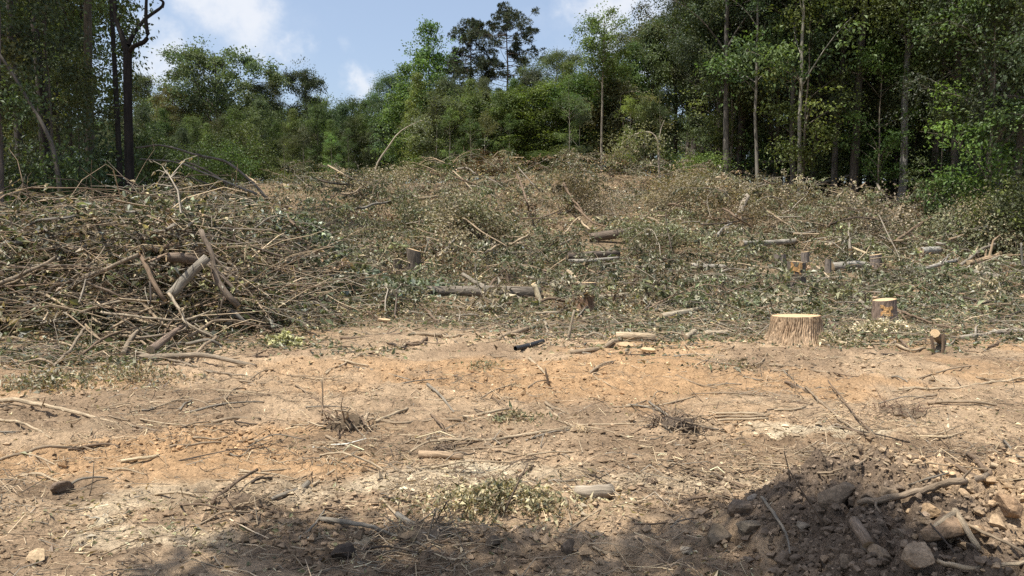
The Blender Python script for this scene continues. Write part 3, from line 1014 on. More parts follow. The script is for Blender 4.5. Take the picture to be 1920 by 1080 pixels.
# --- left wood
lt = [(6, 20, 'forest_d', .95, (.17, .135, .11), 'thick rough brown trunk at the left border'), (45, 25, 'forest_d', 1.05, (.07, .06, .05), 'dark trunk next to the thick border trunk on the left'),
      (93, 24, 'forest_d', 1.1, (.055, .045, .038), 'broad black trunk in the left wood'), (110, 28, 'sapling_b', 1.6, (.07, .06, .05), 'thin dark stem right of the broad black trunk'),
      (128, 30, 'sapling_b', 1.7, (.07, .06, .05), 'leaning thin stem in the middle of the left wood'), (176, 26, 'forest_d', 1.2, (.10, .085, .06), 'straight mossy brown trunk in the left wood'),
      (160, 31, 'sapling_b', 1.6, (.06, .05, .045), 'thin black stem beside the mossy trunk'), (150, 33, 'sapling_b', 1.5, (.07, .06, .05), 'slim tree behind the mossy trunk near the sky'),
      (-20, 27, 'forest_a', .9, (.07, .06, .05), 'leafy tree behind the left border trunk'), (50, 33, 'forest_c', 1.0, (.07, .06, .05), 'leafy tree filling the left wood behind the black trunk'),
      (-90, 20, 'forest_c', .9, (.1, .08, .06), 'tree beyond the left border whose leaves reach in'), (95, 40, 'forest_b', .9, (.07, .06, .05), 'tree in the back of the left wood behind the thin stems')]
for (px, d, k, s, b, lab) in lt:
    plant(k, px, d, None, s, name='forest_tree', label=lab, group='trunks of the left wood', bark=b, sx=s * (.68 if k == 'forest_d' else .9))
for i in range(22):
    px = -200 + 15 * i + g.uniform(-8, 8)
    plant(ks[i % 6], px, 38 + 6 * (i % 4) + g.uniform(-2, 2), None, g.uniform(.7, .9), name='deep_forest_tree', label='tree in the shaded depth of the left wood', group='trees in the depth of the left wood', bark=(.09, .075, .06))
upx = [-20 + 14 * i + g.uniform(-8, 8) for i in range(16)]
fl = side_labels([('dark understory bush', 'understory sapling', 'green understory bush', 'dense understory bush')[i % 4] for i in range(16)], upx, LEFL)
for i in range(16):
    px = upx[i]
    plant(['shrub_c', 'sapling_c', 'shrub_a', 'shrub_c'][i % 4], px, 22 + 9 * g.random(), None, g.uniform(.7, 1.2), name='understory_bush', cat='bush',
          label=fl[i], group='understory of the left wood')
fl = side_labels(['dull bush'] * 10, [285 + 22 * i for i in range(10)], FARL)
for i in range(10):
    px = 285 + 22 * i
    plant(['shrub_c', 'shrub_a'][i % 2], px, 40 + 8 * g.random(), None, g.uniform(.7, 1.1), name='dark_bush', cat='bush', label=fl[i], group='bushes on the rise behind the left heap', leaf=(.9, .85, .8))


def custom_tree(name, label, paths, S, bark, leafpts=None, leafcol=G1, nleaf=400, ll=.13, cat='tree', spread=.35, group=None):
    """paths: list of (points, radii) in world space; first path starts at the base"""
    o = np.array(paths[0][0][0])
    V, Q, U, off = [], [], [], 0
    for pts, rr in paths:
        k = 14
        P = spline(np.array(pts) - o, k)
        if len(rr) == 2:
            R = np.linspace(rr[0], rr[1], k)
        else:
            R = np.interp(np.linspace(0, 1, k), np.linspace(0, 1, len(rr)), rr)
        v, q, u = tubes(P[None], R[None], S)
        V.append(v); Q.append(q + off); U.append(u); off += len(v)
    r = put(name, None, label=label, cat=cat, loc=tuple(o), group=group)
    put('trunk', make_mesh(name, np.concatenate(V), [(np.concatenate(Q), 0)], [M_TRUNK], smooth=True, vec=np.concatenate(U)), r, color=bark)
    if leafpts is not None:
        c = np.array(leafpts) - o
        i = RNG.integers(0, len(c), nleaf)
        pos = c[i] + RNG.normal(size=(nleaf, 3)) * spread
        lv, lq = leaves(pos, nrm(RNG.normal(size=(nleaf, 3)) - np.array([0, 0, .5])), nrm(RNG.normal(size=(nleaf, 3)) * .6 + np.array([0, 0, 1])), ll * RNG.uniform(.6, 1.2, nleaf), ll * .6 * RNG.uniform(.7, 1.2, nleaf))
        cc = np.array(leafcol) * RNG.uniform(.6, 1.4, nleaf)[:, None]
        put('crown', make_mesh(name + '_leaves', lv, [(lq, 0)], [M_LEAF], col=cc), r)
    return r


def pp(px, py, t):
    return at_t(px, py, t)


D = 21.0
q_ = D / F
custom_tree('forked_tree', 'tall black trunk forking in a Y against the sky, broken bare limbs',
            [([pp(246, 445, D), pp(243, 330, D), pp(240, 200, D), pp(239, 90, D)], (9.5 * q_, 8.5 * q_, 7.5 * q_, 8 * q_)),
             ([pp(239, 100, D), pp(228, 65, D), pp(217, 30, D), pp(212, -40, D), pp(205, -160, D)], (6.5 * q_, 4.5 * q_, 3.5 * q_, 2 * q_)),
             ([pp(240, 85, D), pp(252, 62, D + .2), pp(272, 36, D + .4), pp(297, 18, D + .6), pp(304, 12, D + .6)], (4.5 * q_, 3.6 * q_, 3 * q_, 2.6 * q_)),
             ([pp(304, 14, D + .6), pp(306, 4, D + .6), pp(298, -2, D + .6)], (3 * q_, 2 * q_)),
             ([pp(241, 98, D), pp(252, 86, D - .2), pp(268, 80, D - .4), pp(277, 68, D - .5), pp(274, 45, D - .5), pp(274, 10, D - .5), pp(278, -60, D - .5)], (4.5 * q_, 4.2 * q_, 4 * q_, 3.4 * q_, 3 * q_, 2 * q_))],
            10, (.024, .02, .017), [pp(258, 45, D), pp(256, 70, D), pp(230, 40, D), pp(222, 10, D), pp(283, 10, D), pp(262, 75, D), pp(245, 50, D), pp(232, 20, D), pp(240, 5, D)], G2, 150, .12, spread=.15)  # bark colour darkened to stand in for the trunk's silhouette against the sky
custom_tree('slim_dark_tree', 'slim black trunk standing just left of the forked tree',
            [([pp(229, 440, 22), pp(225, 330, 22), pp(219, 200, 22), pp(213, 90, 22), pp(209, 0, 22), pp(206, -120, 22)], (.085, .08, .07, .06, .05))],
            8, (.03, .026, .022), [pp(214, 60, 22), pp(218, 120, 22), pp(205, 30, 22), pp(226, 170, 22), pp(218, 210, 22), pp(206, 90, 22), pp(200, 5, 22)], G1, 330, .12, spread=.3)
custom_tree('leaning_trunk', 'thin pale trunk leaning leftward out of the left wood, trailing vines',
            [([pp(118, 400, 19), pp(103, 293, 19), pp(87, 247, 19), pp(60, 200, 19), pp(20, 133, 19), pp(-10, 90, 19)], (.06, .05, .045, .04, .03))],
            8, (.12, .105, .085), [pp(100, 300, 19), pp(108, 330, 19), pp(60, 200, 19), pp(40, 180, 19), pp(25, 190, 19), pp(10, 200, 19)], G1, 800, .12, spread=.3)
custom_tree('bent_sapling', 'thin sapling bowed over to the right before the sky gap, leafy tip',
            [([pp(702, 345, 38), pp(706, 310, 38), pp(727, 277, 38), pp(750, 247, 38), pp(787, 227, 38), pp(800, 228, 38)], (.05, .045, .035, .02, .01))],
            6, (.42, .36, .27), [pp(772, 232, 38), pp(785, 232, 38), pp(795, 232, 38), pp(780, 240, 38), pp(798, 245, 38)], (.15, .17, .10), 380, .14, cat='sapling', spread=.3)
custom_tree('bent_sapling', 'drooping sapling with pale wilted leaves before the right end of the centre wood',
            [([pp(1236, 345, 36), pp(1235, 300, 36), pp(1232, 262, 36), pp(1215, 247, 36), pp(1185, 254, 36), pp(1165, 270, 36)], (.05, .045, .035, .02, .01)),
             ([pp(1236, 262, 36), pp(1240, 240, 36), pp(1246, 225, 36)], (.03, .01))],
            6, (.36, .3, .23), [pp(1180, 256, 36), pp(1200, 252, 36), pp(1165, 275, 36), pp(1160, 290, 36), pp(1185, 285, 36), pp(1215, 265, 36), pp(1150, 285, 36), pp(1235, 270, 36)], (.19, .19, .11), 900, .13, cat='sapling', spread=.3)
custom_tree('bent_sapling', 'small arched sapling with pale leaves high before the dark centre wood',
            [([pp(1170, 330, 43), pp(1172, 260, 43), pp(1163, 185, 43), pp(1180, 172, 43), pp(1215, 172, 43)], (.04, .035, .03, .01))],
            6, (.4, .35, .27), [pp(1160, 185, 43), pp(1155, 190, 43), pp(1190, 172, 43)], (.17, .19, .10), 200, .14, cat='sapling', spread=.28)

# ------------------------------------------------------------------ cut brush, litter, crumbs (stuff nobody could count)
def pal(n, cols, wts, sd=.45, rng=RNG):
    cols = np.array(cols)
    i = rng.choice(len(cols), n, p=np.array(wts) / sum(wts))
    return cols[i] * np.exp(rng.normal(size=n) * sd)[:, None].clip(.3, 2.6)


def leaf_cloud(name, label, cat, pos, size, col, flat=.5, mat_=None, wr=(.32, .62)):
    n = len(pos)
    up = nrm(RNG.normal(size=(n, 3)) + np.array([0, 0, flat]))
    ax = nrm(RNG.normal(size=(n, 3)) * np.array([1, 1, .55]) - np.array([0, 0, .15]))
    s = size * np.exp(RNG.normal(size=n) * .33).clip(.45, 1.9)
    v, q = leaves(pos, ax, up, s, s * RNG.uniform(*wr, n), fold=.32)
    o = put(name, make_mesh(name, v, [(q, 0)], [mat_ or M_DRY], col=np.clip(col, .01, .8)), label=label, cat=cat, kind='stuff')
    return o


def twig_cloud(name, label, cat, start, dirs, ln, rad, col, K=4, S=3, bend=.18):
    n = len(start)
    s = np.linspace(0, 1, K)[None, :, None]
    b = RNG.normal(size=(n, 1, 3)) * bend * ln[:, None, None]
    P = start[:, None] + dirs[:, None] * s * ln[:, None, None] + b * (s * (1 - s)) * 2 + RNG.normal(size=(n, K, 3)) * (.02 * ln[:, None, None])
    R = rad[:, None] * np.linspace(1, .4, K)[None]
    v, q, u = tubes(P, R, S)
    c = np.repeat(col, (K - 1) * S, 0)
    return put(name, make_mesh(name, v, [(q, 0)], [M_TWIG], smooth=True, col=np.clip(c, .008, .8), vec=u), label=label, cat=cat, kind='stuff')


def scatter(n, y0, y1, dens, umax=.74, pw=1.0, seed=1):
    """points on the clearing: denser towards the near side, thinned by dens(x, y)"""
    rng = np.random.default_rng(seed)
    X, Y, tot = [], [], 0
    while tot < n:
        m = n
        t = rng.random(m)
        y = y0 * (y1 / y0) ** t if pw == 1.0 else (y0 ** (1 - pw) + t * (y1 ** (1 - pw) - y0 ** (1 - pw))) ** (1 / (1 - pw))
        x = rng.uniform(-1, 1, m) * (umax * y + .6)
        k = rng.random(m) < dens(x, y)
        X.append(x[k]); Y.append(y[k]); tot += int(k.sum())
        if k.sum() == 0:
            break
    return np.concatenate(X)[:n], np.concatenate(Y)[:n]


WILT_G = (.125, .142, .076)
OLIVE = (.15, .145, .075)
DRYT = (.33, .26, .16)
DRYB = (.17, .115, .07)
PINK = (.36, .25, .165)
SILV = (.36, .37, .29)
DKG = (.055, .06, .034)
CREM = (.52, .45, .29)


def patch_mix(n1, x, y):
    return sst(.42, .58, fbm(x, y, .33, 3, n1))


def brush_cols(x, y):
    """per-leaf colours that vary in patches over the brush: green, olive, dry tan, brown"""
    n = len(x)
    u = x / y
    g = patch_mix(301, x, y)
    b = patch_mix(307, x, y)
    green = pal(n, [WILT_G, OLIVE, DKG, SILV, DRYT], [4, 3, 2.5, 1.3, .8], .4)
    dry = pal(n, [DRYT, OLIVE, DRYB, PINK, CREM], [3, 2.4, 2.6, 1.4, .8], .4)
    brown = pal(n, [DRYB, PINK, DRYT, DKG], [3, 2, 1.5, .8], .4)
    wg = np.clip(.42 + .5 * g + .35 * sst(.1, .3, u) * sst(24, 18, y) - .55 * sst(26, 38, y) + .35 * sst(-.12, -.3, u) * sst(16, 22, y), 0, .95)
    wb = .55 * b * (1 - .5 * g)
    r = RNG.random(n)
    c = np.where((r < wg)[:, None], green, np.where((r < wg + (1 - wg) * wb)[:, None], brown, dry))
    return c * (.7 + .75 * sst(.3, .7, fbm(x, y, .8, 3, 311)))[:, None]


def d_brush(x, y):
    u = x / y
    b = brush(x, y)
    return np.clip(b * 2.2, 0, 1) * (1 - .8 * sst(.27, .33, u) * sst(35, 39, y)) * (1 - sst(-.50, -.56, u) * sst(19, 23, y))


x, y = scatter(92000, 13.5, 47, lambda a, b: d_brush(a, b) * (1 - sst(-3.4, -4.2, a) * sst(17, 16, b)), pw=1.25, seed=31)
b = brush(x, y)
z = hground(x, y) + b * (.75 - .7 * RNG.random(len(x)) ** 1.2) + .02
leaf_cloud('slash_brush', 'dried and wilted leaves of cut brush covering the clearing slope', 'brush', np.stack([x, y, z], 1), .085, brush_cols(x, y))


def cut_tops(name, label_l, label_t, x, y, zf, lo, hi, nside, nleaf, leafsize, cols, seed, flatness=.35):
    """felled tops: a bowed stem with side twigs, limp leaves hanging along the twigs; all tops joined as two stuff meshes"""
    rng = np.random.default_rng(seed)
    n = len(x)
    ln = rng.uniform(lo, hi, n)
    az = rng.random(n) * 6.283
    el = rng.normal(size=n) * .18 + flatness * .5
    d = np.stack([np.cos(az) * np.cos(el), np.sin(az) * np.cos(el), np.sin(el)], -1)
    o = np.stack([x, y, zf], -1) - d * ln[:, None] * .45
    o[:, 2] = np.maximum(o[:, 2], hground(o[:, 0], o[:, 1]) + .02)
    K = 6
    s = np.linspace(0, 1, K)[None, :, None]
    bow = rng.normal(size=(n, 1, 3)) * .16 * ln[:, None, None] + np.array([0, 0, .12]) * ln[:, None, None]
    P = o[:, None] + d[:, None] * s * ln[:, None, None] + bow * 4 * s * (1 - s) * .5 + rng.normal(size=(n, K, 3)) * .012 * ln[:, None, None]
    r0 = .006 + .006 * ln * rng.uniform(.6, 1.3, n)
    V1, Q1, U1 = tubes(P, r0[:, None] * np.linspace(1, .3, K)[None], 3)
    wood = pal(n, [GREY, TAN, BROWN, PALE, DARK], [3.5, 1.2, 2.6, .6, 1.2], .2, rng)
    m = n * nside
    i = np.repeat(np.arange(n), nside)
    f = rng.uniform(.2, 1.0, m) * (K - 1)
    k0 = np.minimum(f.astype(int), K - 2)
    w = (f - k0)[:, None]
    st = P[i, k0] * (1 - w) + P[i, k0 + 1] * w
    dd = nrm(d[i] * .8 + rng.normal(size=(m, 3)) * np.array([.8, .8, .45]))
    sl = ln[i] * rng.uniform(.15, .42, m)
    s3 = np.linspace(0, 1, 3)[None, :, None]
    SP = st[:, None] + dd[:, None] * s3 * sl[:, None, None] - np.array([0, 0, .3]) * (s3 ** 2) * sl[:, None, None] + rng.normal(size=(m, 3, 3)) * .03 * sl[:, None, None]
    V2, Q2, U2 = tubes(SP, (r0[i] * .5)[:, None] * np.array([1, .7, .4])[None], 3)
    cw = np.concatenate([np.repeat(wood, (K - 1) * 3, 0), np.repeat(wood[i], 6, 0)])
    put(name + '_stems', make_mesh(name + '_stems', np.concatenate([V1, V2]), [(np.concatenate([Q1, Q2 + len(V1)]), 0)], [M_TWIG], smooth=True, col=np.clip(cw, .01, .8), vec=np.concatenate([U1, U2])), label=label_t, cat='twigs', kind='stuff')
    # leaves hang along the side twigs
    t = m * nleaf
    j = np.repeat(np.arange(m), nleaf)
    f = rng.uniform(.15, 1.0, t) * 2
    k0 = np.minimum(f.astype(int), 1)
    w = (f - k0)[:, None]
    lp = SP[j, k0] * (1 - w) + SP[j, k0 + 1] * w + rng.normal(size=(t, 3)) * .025
    bare = rng.random(n) < .18
    keep = ~(bare[i][j] & (rng.random(t) < .8))
    j, lp = j[keep], lp[keep]
    t = len(j)
    ax = nrm(rng.normal(size=(t, 3)) * .7 + dd[j] * .5 - np.array([0, 0, .55]))
    sz_ = leafsize * rng.uniform(.7, 1.3, n)[i][j] * np.exp(rng.normal(size=t) * .28)
    lv, lq = leaves(lp, ax, nrm(rng.normal(size=(t, 3)) * .8 + np.array([0, 0, .5])), sz_, sz_ * rng.uniform(.34, .62, n)[i][j], fold=.35)
    c = cols[i][j] * np.exp(rng.normal(size=t) * .3)[:, None]
    pale = rng.random(t) < .12
    c = np.where(pale[:, None], np.array([.36, .34, .25]) * np.exp(rng.normal(size=t) * .2)[:, None], c)
    put(name + '_leaves', make_mesh(name + '_leaves', lv, [(lq, 0)], [M_DRY], col=np.clip(c, .01, .75)), label=label_l, cat='leaves', kind='stuff')


def top_cols(x, y, rng):
    n = len(x)
    u = x / y
    g = patch_mix(301, x, y)
    green = pal(n, [WILT_G, OLIVE, (.16, .17, .09), (.20, .21, .13), DKG], [3, 3, 2.5, 1.5, 1], .2, rng)
    dry = pal(n, [(.31, .26, .175), (.26, .23, .155), OLIVE, PINK, DRYB], [3, 3, 2, 1.2, 1.6], .2, rng)
    wg = np.clip(.58 + .32 * g + .25 * sst(.1, .3, u) * sst(24, 18, y) - .25 * sst(30, 40, y) + .3 * sst(-.1, -.3, u), .08, .9)
    return np.where((rng.random(n) < wg)[:, None], green, dry) * (.78 + .55 * sst(.35, .65, fbm(x, y, .3, 2, 313)))[:, None]


x, y = scatter(1750, 14.5, 46, lambda a, b: d_brush(a, b) * (1 - sst(-3.6, -4.6, a) * sst(18, 16, b)), pw=1.15, seed=33)
b = brush(x, y)
cut_tops('cut_tops', 'limp leaves of felled tree tops on the clearing slope', 'stems and side twigs of felled tree tops on the clearing slope', x, y, hground(x, y) + b * RNG.uniform(.45, 1.0, len(x)) + .05,
         .7, 2.3, 6, 14, .095, top_cols(x, y, np.random.default_rng(55)), 56)

# the left heap
def d_heap(x, y):
    return np.clip(brush(x, y) * 1.4, 0, 1) * sst(-2.6, -3.8, x)


x, y = scatter(38000, 10.0, 24, d_heap, umax=.78, pw=1.6, seed=35)
b = brush(x, y)
z = hground(x, y) + b * (1 - .85 * RNG.random(len(x)) ** 1.4) + .01
n = len(x)
c = np.where((RNG.random(n) < .25 + .5 * patch_mix(341, x * 1.6, y * 1.6))[:, None], pal(n, [WILT_G, OLIVE, DKG, SILV], [3, 2, 3, .8], .4), pal(n, [DRYT, CREM, OLIVE, DRYB], [3, 1.3, 2, 2], .4))
leaf_cloud('heap_leaves', 'wilted leaves packed through the big brush heap on the left', 'leaves', np.stack([x, y, z], 1), .10, c)
x, y = scatter(6500, 10.0, 22, d_heap, umax=.78, pw=1.5, seed=36)
b = brush(x, y)
n = len(x)
z = hground(x, y) + b * RNG.uniform(.1, 1.02, n)
d = nrm(RNG.normal(size=(n, 3)) * np.array([1.3, .9, .3]))
twig_cloud('heap_twigs', 'tangle of thin grey and tan twigs in the left brush heap', 'twigs', np.stack([x, y, z], 1), d, RNG.uniform(.3, 1.7, n), RNG.uniform(.003, .014, n),
           pal(n, [GREY, TAN, BROWN, DARK, PALE], [3.5, 2, 2.5, 1.5, 1.6], .25))
x, y = scatter(300, 10.6, 26, d_heap, umax=.78, pw=1.3, seed=39)
b = brush(x, y)
cut_tops('heap_tops', 'limp leaves of tree tops thrown on the left brush heap', 'thin stems of tree tops thrown on the left brush heap', x, y, hground(x, y) + b * RNG.uniform(.5, 1.05, len(x)) + .03,
         .8, 2.6, 8, 5, .085, np.where((RNG.random(len(x)) < .5)[:, None], pal(len(x), [WILT_G, OLIVE, DKG], [2, 3, 1], .2), pal(len(x), [DRYT, DRYB, CREM], [3, 1.5, 1], .2)), 57, flatness=.1)
# silvery green poplar leaves right of the heap
c0 = hit(640, 500)
n = 6500
k = RNG.normal(size=(n, 2)) * np.array([1.15, .9])
x, y = c0[0] + k[:, 0], c0[1] + .3 + k[:, 1]
z = hground(x, y) + (brush(x, y) + .38 * np.exp(-(k[:, 0] / 1.1) ** 2 - (k[:, 1] / 1.0) ** 2)) * RNG.random(n) ** .6
leaf_cloud('poplar_leaves', 'broad silvery green wilted leaves beside the left brush heap', 'leaves', np.stack([x, y, z], 1), .11, pal(n, [(.13, .16, .10), (.38, .42, .34), (.055, .07, .042), (.22, .25, .16)], [3, 1.6, 2.4, 2], .3), wr=(.7, .95))

# mid-ground litter of leaves and twigs lying flat
def d_mid(x, y):
    n = fbm(x, y, .5, 3, 351)
    edge = sst(9.2, 13.4, y + 4.2 * (n - .5) + 1.6 * sst(-1.5, -5, x) + .6 * sst(2, 6, x) - 1.2 * np.exp(-((x + .9) / 2.6) ** 2))
    return np.clip(edge * (.35 + .9 * sst(.35, .6, fbm(x, y, 1.1, 3, 353))), 0, 1) * sst(30, 20, y)


x, y = scatter(98000, 8.5, 28, d_mid, pw=2.0, seed=37)
n = len(x)
z = hground(x, y) + .012 + brush(x, y) * RNG.random(n) * .9
g_ = .45 + .4 * patch_mix(357, x * 1.3, y * 1.3) + .25 * sst(.15, .4, x / y)
c = np.where((RNG.random(n) < g_)[:, None], pal(n, [WILT_G, OLIVE, DKG, SILV], [4, 3, 2.2, .9], .4), pal(n, [DRYT, DRYB, CREM, OLIVE], [3, 2.5, 1, 1.5], .4))
leaf_cloud('leaf_litter', 'fallen wilted leaves strewn between the stumps and logs', 'leaf litter', np.stack([x, y, z], 1), .062, c, flat=.9)
x, y = scatter(11000, 8.0, 28, d_mid, pw=1.8, seed=38)
n = len(x)
z = hground(x, y) + .015 + brush(x, y) * RNG.random(n) * .8
d = nrm(RNG.normal(size=(n, 3)) * np.array([1.5, .8, .13]))
twig_cloud('litter_twigs', 'small twigs strewn between the stumps and logs', 'twigs', np.stack([x, y, z], 1), d, RNG.uniform(.12, .8, n), RNG.uniform(.003, .009, n),
           pal(n, [GREY, TAN, BROWN, PALE, DARK], [3, 2, 2.5, 1.2, 1], .25), K=3)

# bare dirt: straw, fibres and root bits
def d_dirt(x, y):
    n = fbm(x, y, .9, 3, 361)
    return (.18 + .8 * sst(.45, .62, n)) * sst(17, 12, y)


x, y = scatter(18500, 2.7, 16, d_dirt, pw=1.9, seed=41)
n = len(x)
ln = RNG.gamma(1.6, .05, n) + .025
z = hground(x, y) + .006
d = nrm(RNG.normal(size=(n, 3)) * np.array([1.35, .85, .12]))
twig_cloud('dirt_straw', 'bits of root, straw and splintered twig strewn over the bare dirt', 'wood debris', np.stack([x, y, z], 1), d, ln, RNG.uniform(.0012, .0042, n) * (1 + ln),
           pal(n, [PALE, TAN, BROWN, CREAM, DARK, GREY], [3, 3, 2.2, 1.2, 1, 1.5], .25), K=3, bend=.3)
# small leaf scraps and wood chips on the dirt
x, y = scatter(9000, 2.7, 15, lambda a, b: (.12 + .9 * sst(.48, .64, fbm(a, b, 1.3, 3, 363))) * sst(16, 11, b), pw=2.0, seed=42)
n = len(x)
leaf_cloud('dirt_scraps', 'shredded leaf scraps and wood chips lying on the bare dirt', 'leaf scraps', np.stack([x, y, hground(x, y) + .004], 1), .03,
           pal(n, [DRYT, CREM, OLIVE, DRYB, (.6, .53, .38)], [3, 1, 1.6, 3, .3], .35), flat=1.0)


def crumbs(name, label, x, y, size, col, zf=hground, sink=.25, ico=False):
    n = len(x)
    if ico:
        t_ = (1 + 5 ** .5) / 2
        base = np.array([[-1, t_, 0], [1, t_, 0], [-1, -t_, 0], [1, -t_, 0], [0, -1, t_], [0, 1, t_], [0, -1, -t_], [0, 1, -t_], [t_, 0, -1], [t_, 0, 1], [-t_, 0, -1], [-t_, 0, 1]]) / 1.9
        f = np.array([[0, 11, 5], [0, 5, 1], [0, 1, 7], [0, 7, 10], [0, 10, 11], [1, 5, 9], [5, 11, 4], [11, 10, 2], [10, 7, 6], [7, 1, 8], [3, 9, 4], [3, 4, 2], [3, 2, 6], [3, 6, 8], [3, 8, 9], [4, 9, 5], [2, 4, 11], [6, 2, 10], [8, 6, 7], [9, 8, 1]])
    else:
        base = np.array([[1, 0, 0], [-1, 0, 0], [0, 1, 0], [0, -1, 0], [0, 0, 1], [0, 0, -1]], float)
        f = np.array([[0, 2, 4], [2, 1, 4], [1, 3, 4], [3, 0, 4], [2, 0, 5], [1, 2, 5], [3, 1, 5], [0, 3, 5]])
    nv, nf_ = len(base), len(f)
    V = base[None] * RNG.uniform(.55, 1.25, (n, nv, 1)) + RNG.normal(size=(n, nv, 3)) * .16
    a = RNG.random(n) * 6.28
    ca, sa = np.cos(a), np.sin(a)
    W = V.copy()
    W[..., 0] = V[..., 0] * ca[:, None] - V[..., 1] * sa[:, None]
    W[..., 1] = V[..., 0] * sa[:, None] + V[..., 1] * ca[:, None]
    W[..., 2] *= .75
    W = W * size[:, None, None] + np.stack([x, y, zf(x, y) + size * .5 * (1 - sink)], 1)[:, None]
    Fc = (np.arange(n)[:, None, None] * nv + f[None]).reshape(-1, 3)
    return put(name, make_mesh(name, W.reshape(-1, 3), [(Fc, 0)], [M_CRUMB], col=np.repeat(np.clip(col, .02, .8), nf_, 0)), label=label, cat='dirt crumbs', kind='stuff')


x, y = scatter(15000, 2.7, 11, lambda a, b: .08 + .92 * sst(.44, .62, fbm(a, b, .8, 4, 371)), pw=2.1, seed=43)
n = len(x)
crumbs('dirt_crumbs', 'small crumbs and clods of tan dirt strewn over the ground', x, y, RNG.gamma(1.5, .0055, n) + .004, gcol(x, y) * np.exp(RNG.normal(size=n) * .22)[:, None])

# ------------------------------------------------------------------ dirt mound at the lower right
def worley(x, y, sc, seed):
    x, y = np.asarray(x, float) * sc, np.asarray(y, float) * sc
    ix, iy = np.floor(x), np.floor(y)
    f1 = np.full(x.shape, 9.0)
    f2 = np.full(x.shape, 9.0)
    cid = np.zeros(x.shape)
    for a in (-1, 0, 1):
        for b in (-1, 0, 1):
            cx, cy = ix + a, iy + b
            d = np.hypot(cx + .15 + .7 * _h(cx, cy, seed) - x, cy + .15 + .7 * _h(cx, cy, seed + 1) - y)
            nr = d < f1
            f2 = np.where(nr, f1, np.minimum(f2, d))
            cid = np.where(nr, _h(cx, cy, seed + 2), cid)
            f1 = np.where(nr, d, f1)
    return f1, f2, cid


def mound(x, y):
    x, y = np.asarray(x, float), np.asarray(y, float)
    k = (y < 6) & (x > .2) & (x < 4.6)
    out = np.full(x.shape, -.05)
    if k.any():
        out[k] = mound_in(x[k], y[k])
    return out


def mound_in(x, y):
    w = fbm(x, y, 1.6, 3, 401) - .5
    ridge = 4.05 + .33 * (x - 1.2)
    m = sst(.98, 1.5, x + .35 * w) * sst(ridge + .36, ridge - .12, y + .3 * w) * sst(1.3, 2.3, y)
    h = .27 + .16 * (fbm(x, y, 2.2, 3, 403) - .5) + .05 * sst(1.3, 1.7, x) - .12 * sst(2.0, 2.6, x) * sst(3.4, 4.2, y)
    rough = .07 * fbm(x, y, 5.5, 3, 405) + .04 * fbm(x, y, 15, 3, 407) + .02 * np.maximum(0, vn(x * 32, y * 32, 409) - .4)
    wx = x + .05 * (fbm(x, y, 6, 2, 421) - .5)
    for sc_, am in ((5.5, .075), (12, .04), (25, .018)):
        f1, f2, cid = worley(wx, y, sc_, 430 + int(sc_))
        rough = rough + am * (.25 + cid) * sst(.0, .32, f2 - f1) * (1 - .45 * f1)
    rough = rough - .07
    return m * (h + rough - .05) - .05 * (1 - sst(0, .2, m))


def hsurf(x, y):
    return hground(x, y) + np.maximum(0, mound(x, y))


def surf2(x, y):
    return np.maximum(surf(x, y), np.where(np.asarray(y) < 6, hbase(x, y) + np.maximum(0, mound(x, y)), -9))


def surf_near(x, y):
    return hground(x, y) + np.maximum(0, mound(x, y))


def build_mound():
    xs = np.arange(.45, 4.0, .0155)
    ys = np.arange(1.6, 5.6, .0155)
    X, Y = np.meshgrid(xs, ys, indexing='ij')
    Z = hground(X, Y) + mound(X, Y)
    V = np.stack([X, Y, Z], -1).reshape(-1, 3)
    a, b = X.shape
    i = np.arange(a - 1)[:, None] * b
    j = np.arange(b - 1)[None]
    Q = np.stack([i + j, i + b + j, i + b + j + 1, i + j + 1], -1).reshape(-1, 4)
    mm = mound(X, Y).reshape(-1)
    keep = (mm[Q] > -.045).any(1)
    Q = Q[keep]
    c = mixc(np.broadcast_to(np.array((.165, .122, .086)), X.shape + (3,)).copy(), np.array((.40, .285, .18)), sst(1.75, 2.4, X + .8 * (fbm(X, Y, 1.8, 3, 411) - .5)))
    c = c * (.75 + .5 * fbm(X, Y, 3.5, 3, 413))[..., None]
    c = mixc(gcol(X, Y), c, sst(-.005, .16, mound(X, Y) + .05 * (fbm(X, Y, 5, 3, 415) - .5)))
    used = np.unique(Q)
    re = np.zeros(len(V), np.int64)
    re[used] = np.arange(len(used))
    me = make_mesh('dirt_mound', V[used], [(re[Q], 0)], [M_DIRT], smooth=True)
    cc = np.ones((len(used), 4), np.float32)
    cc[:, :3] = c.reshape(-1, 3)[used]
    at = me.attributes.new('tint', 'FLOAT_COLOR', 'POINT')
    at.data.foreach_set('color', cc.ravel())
    put('dirt_mound', me, label='heap of broken grey-brown earth in the lower right corner', cat='dirt mound')


build_mound()



# tree behind the camera whose overhanging limbs shade the bottom of the picture


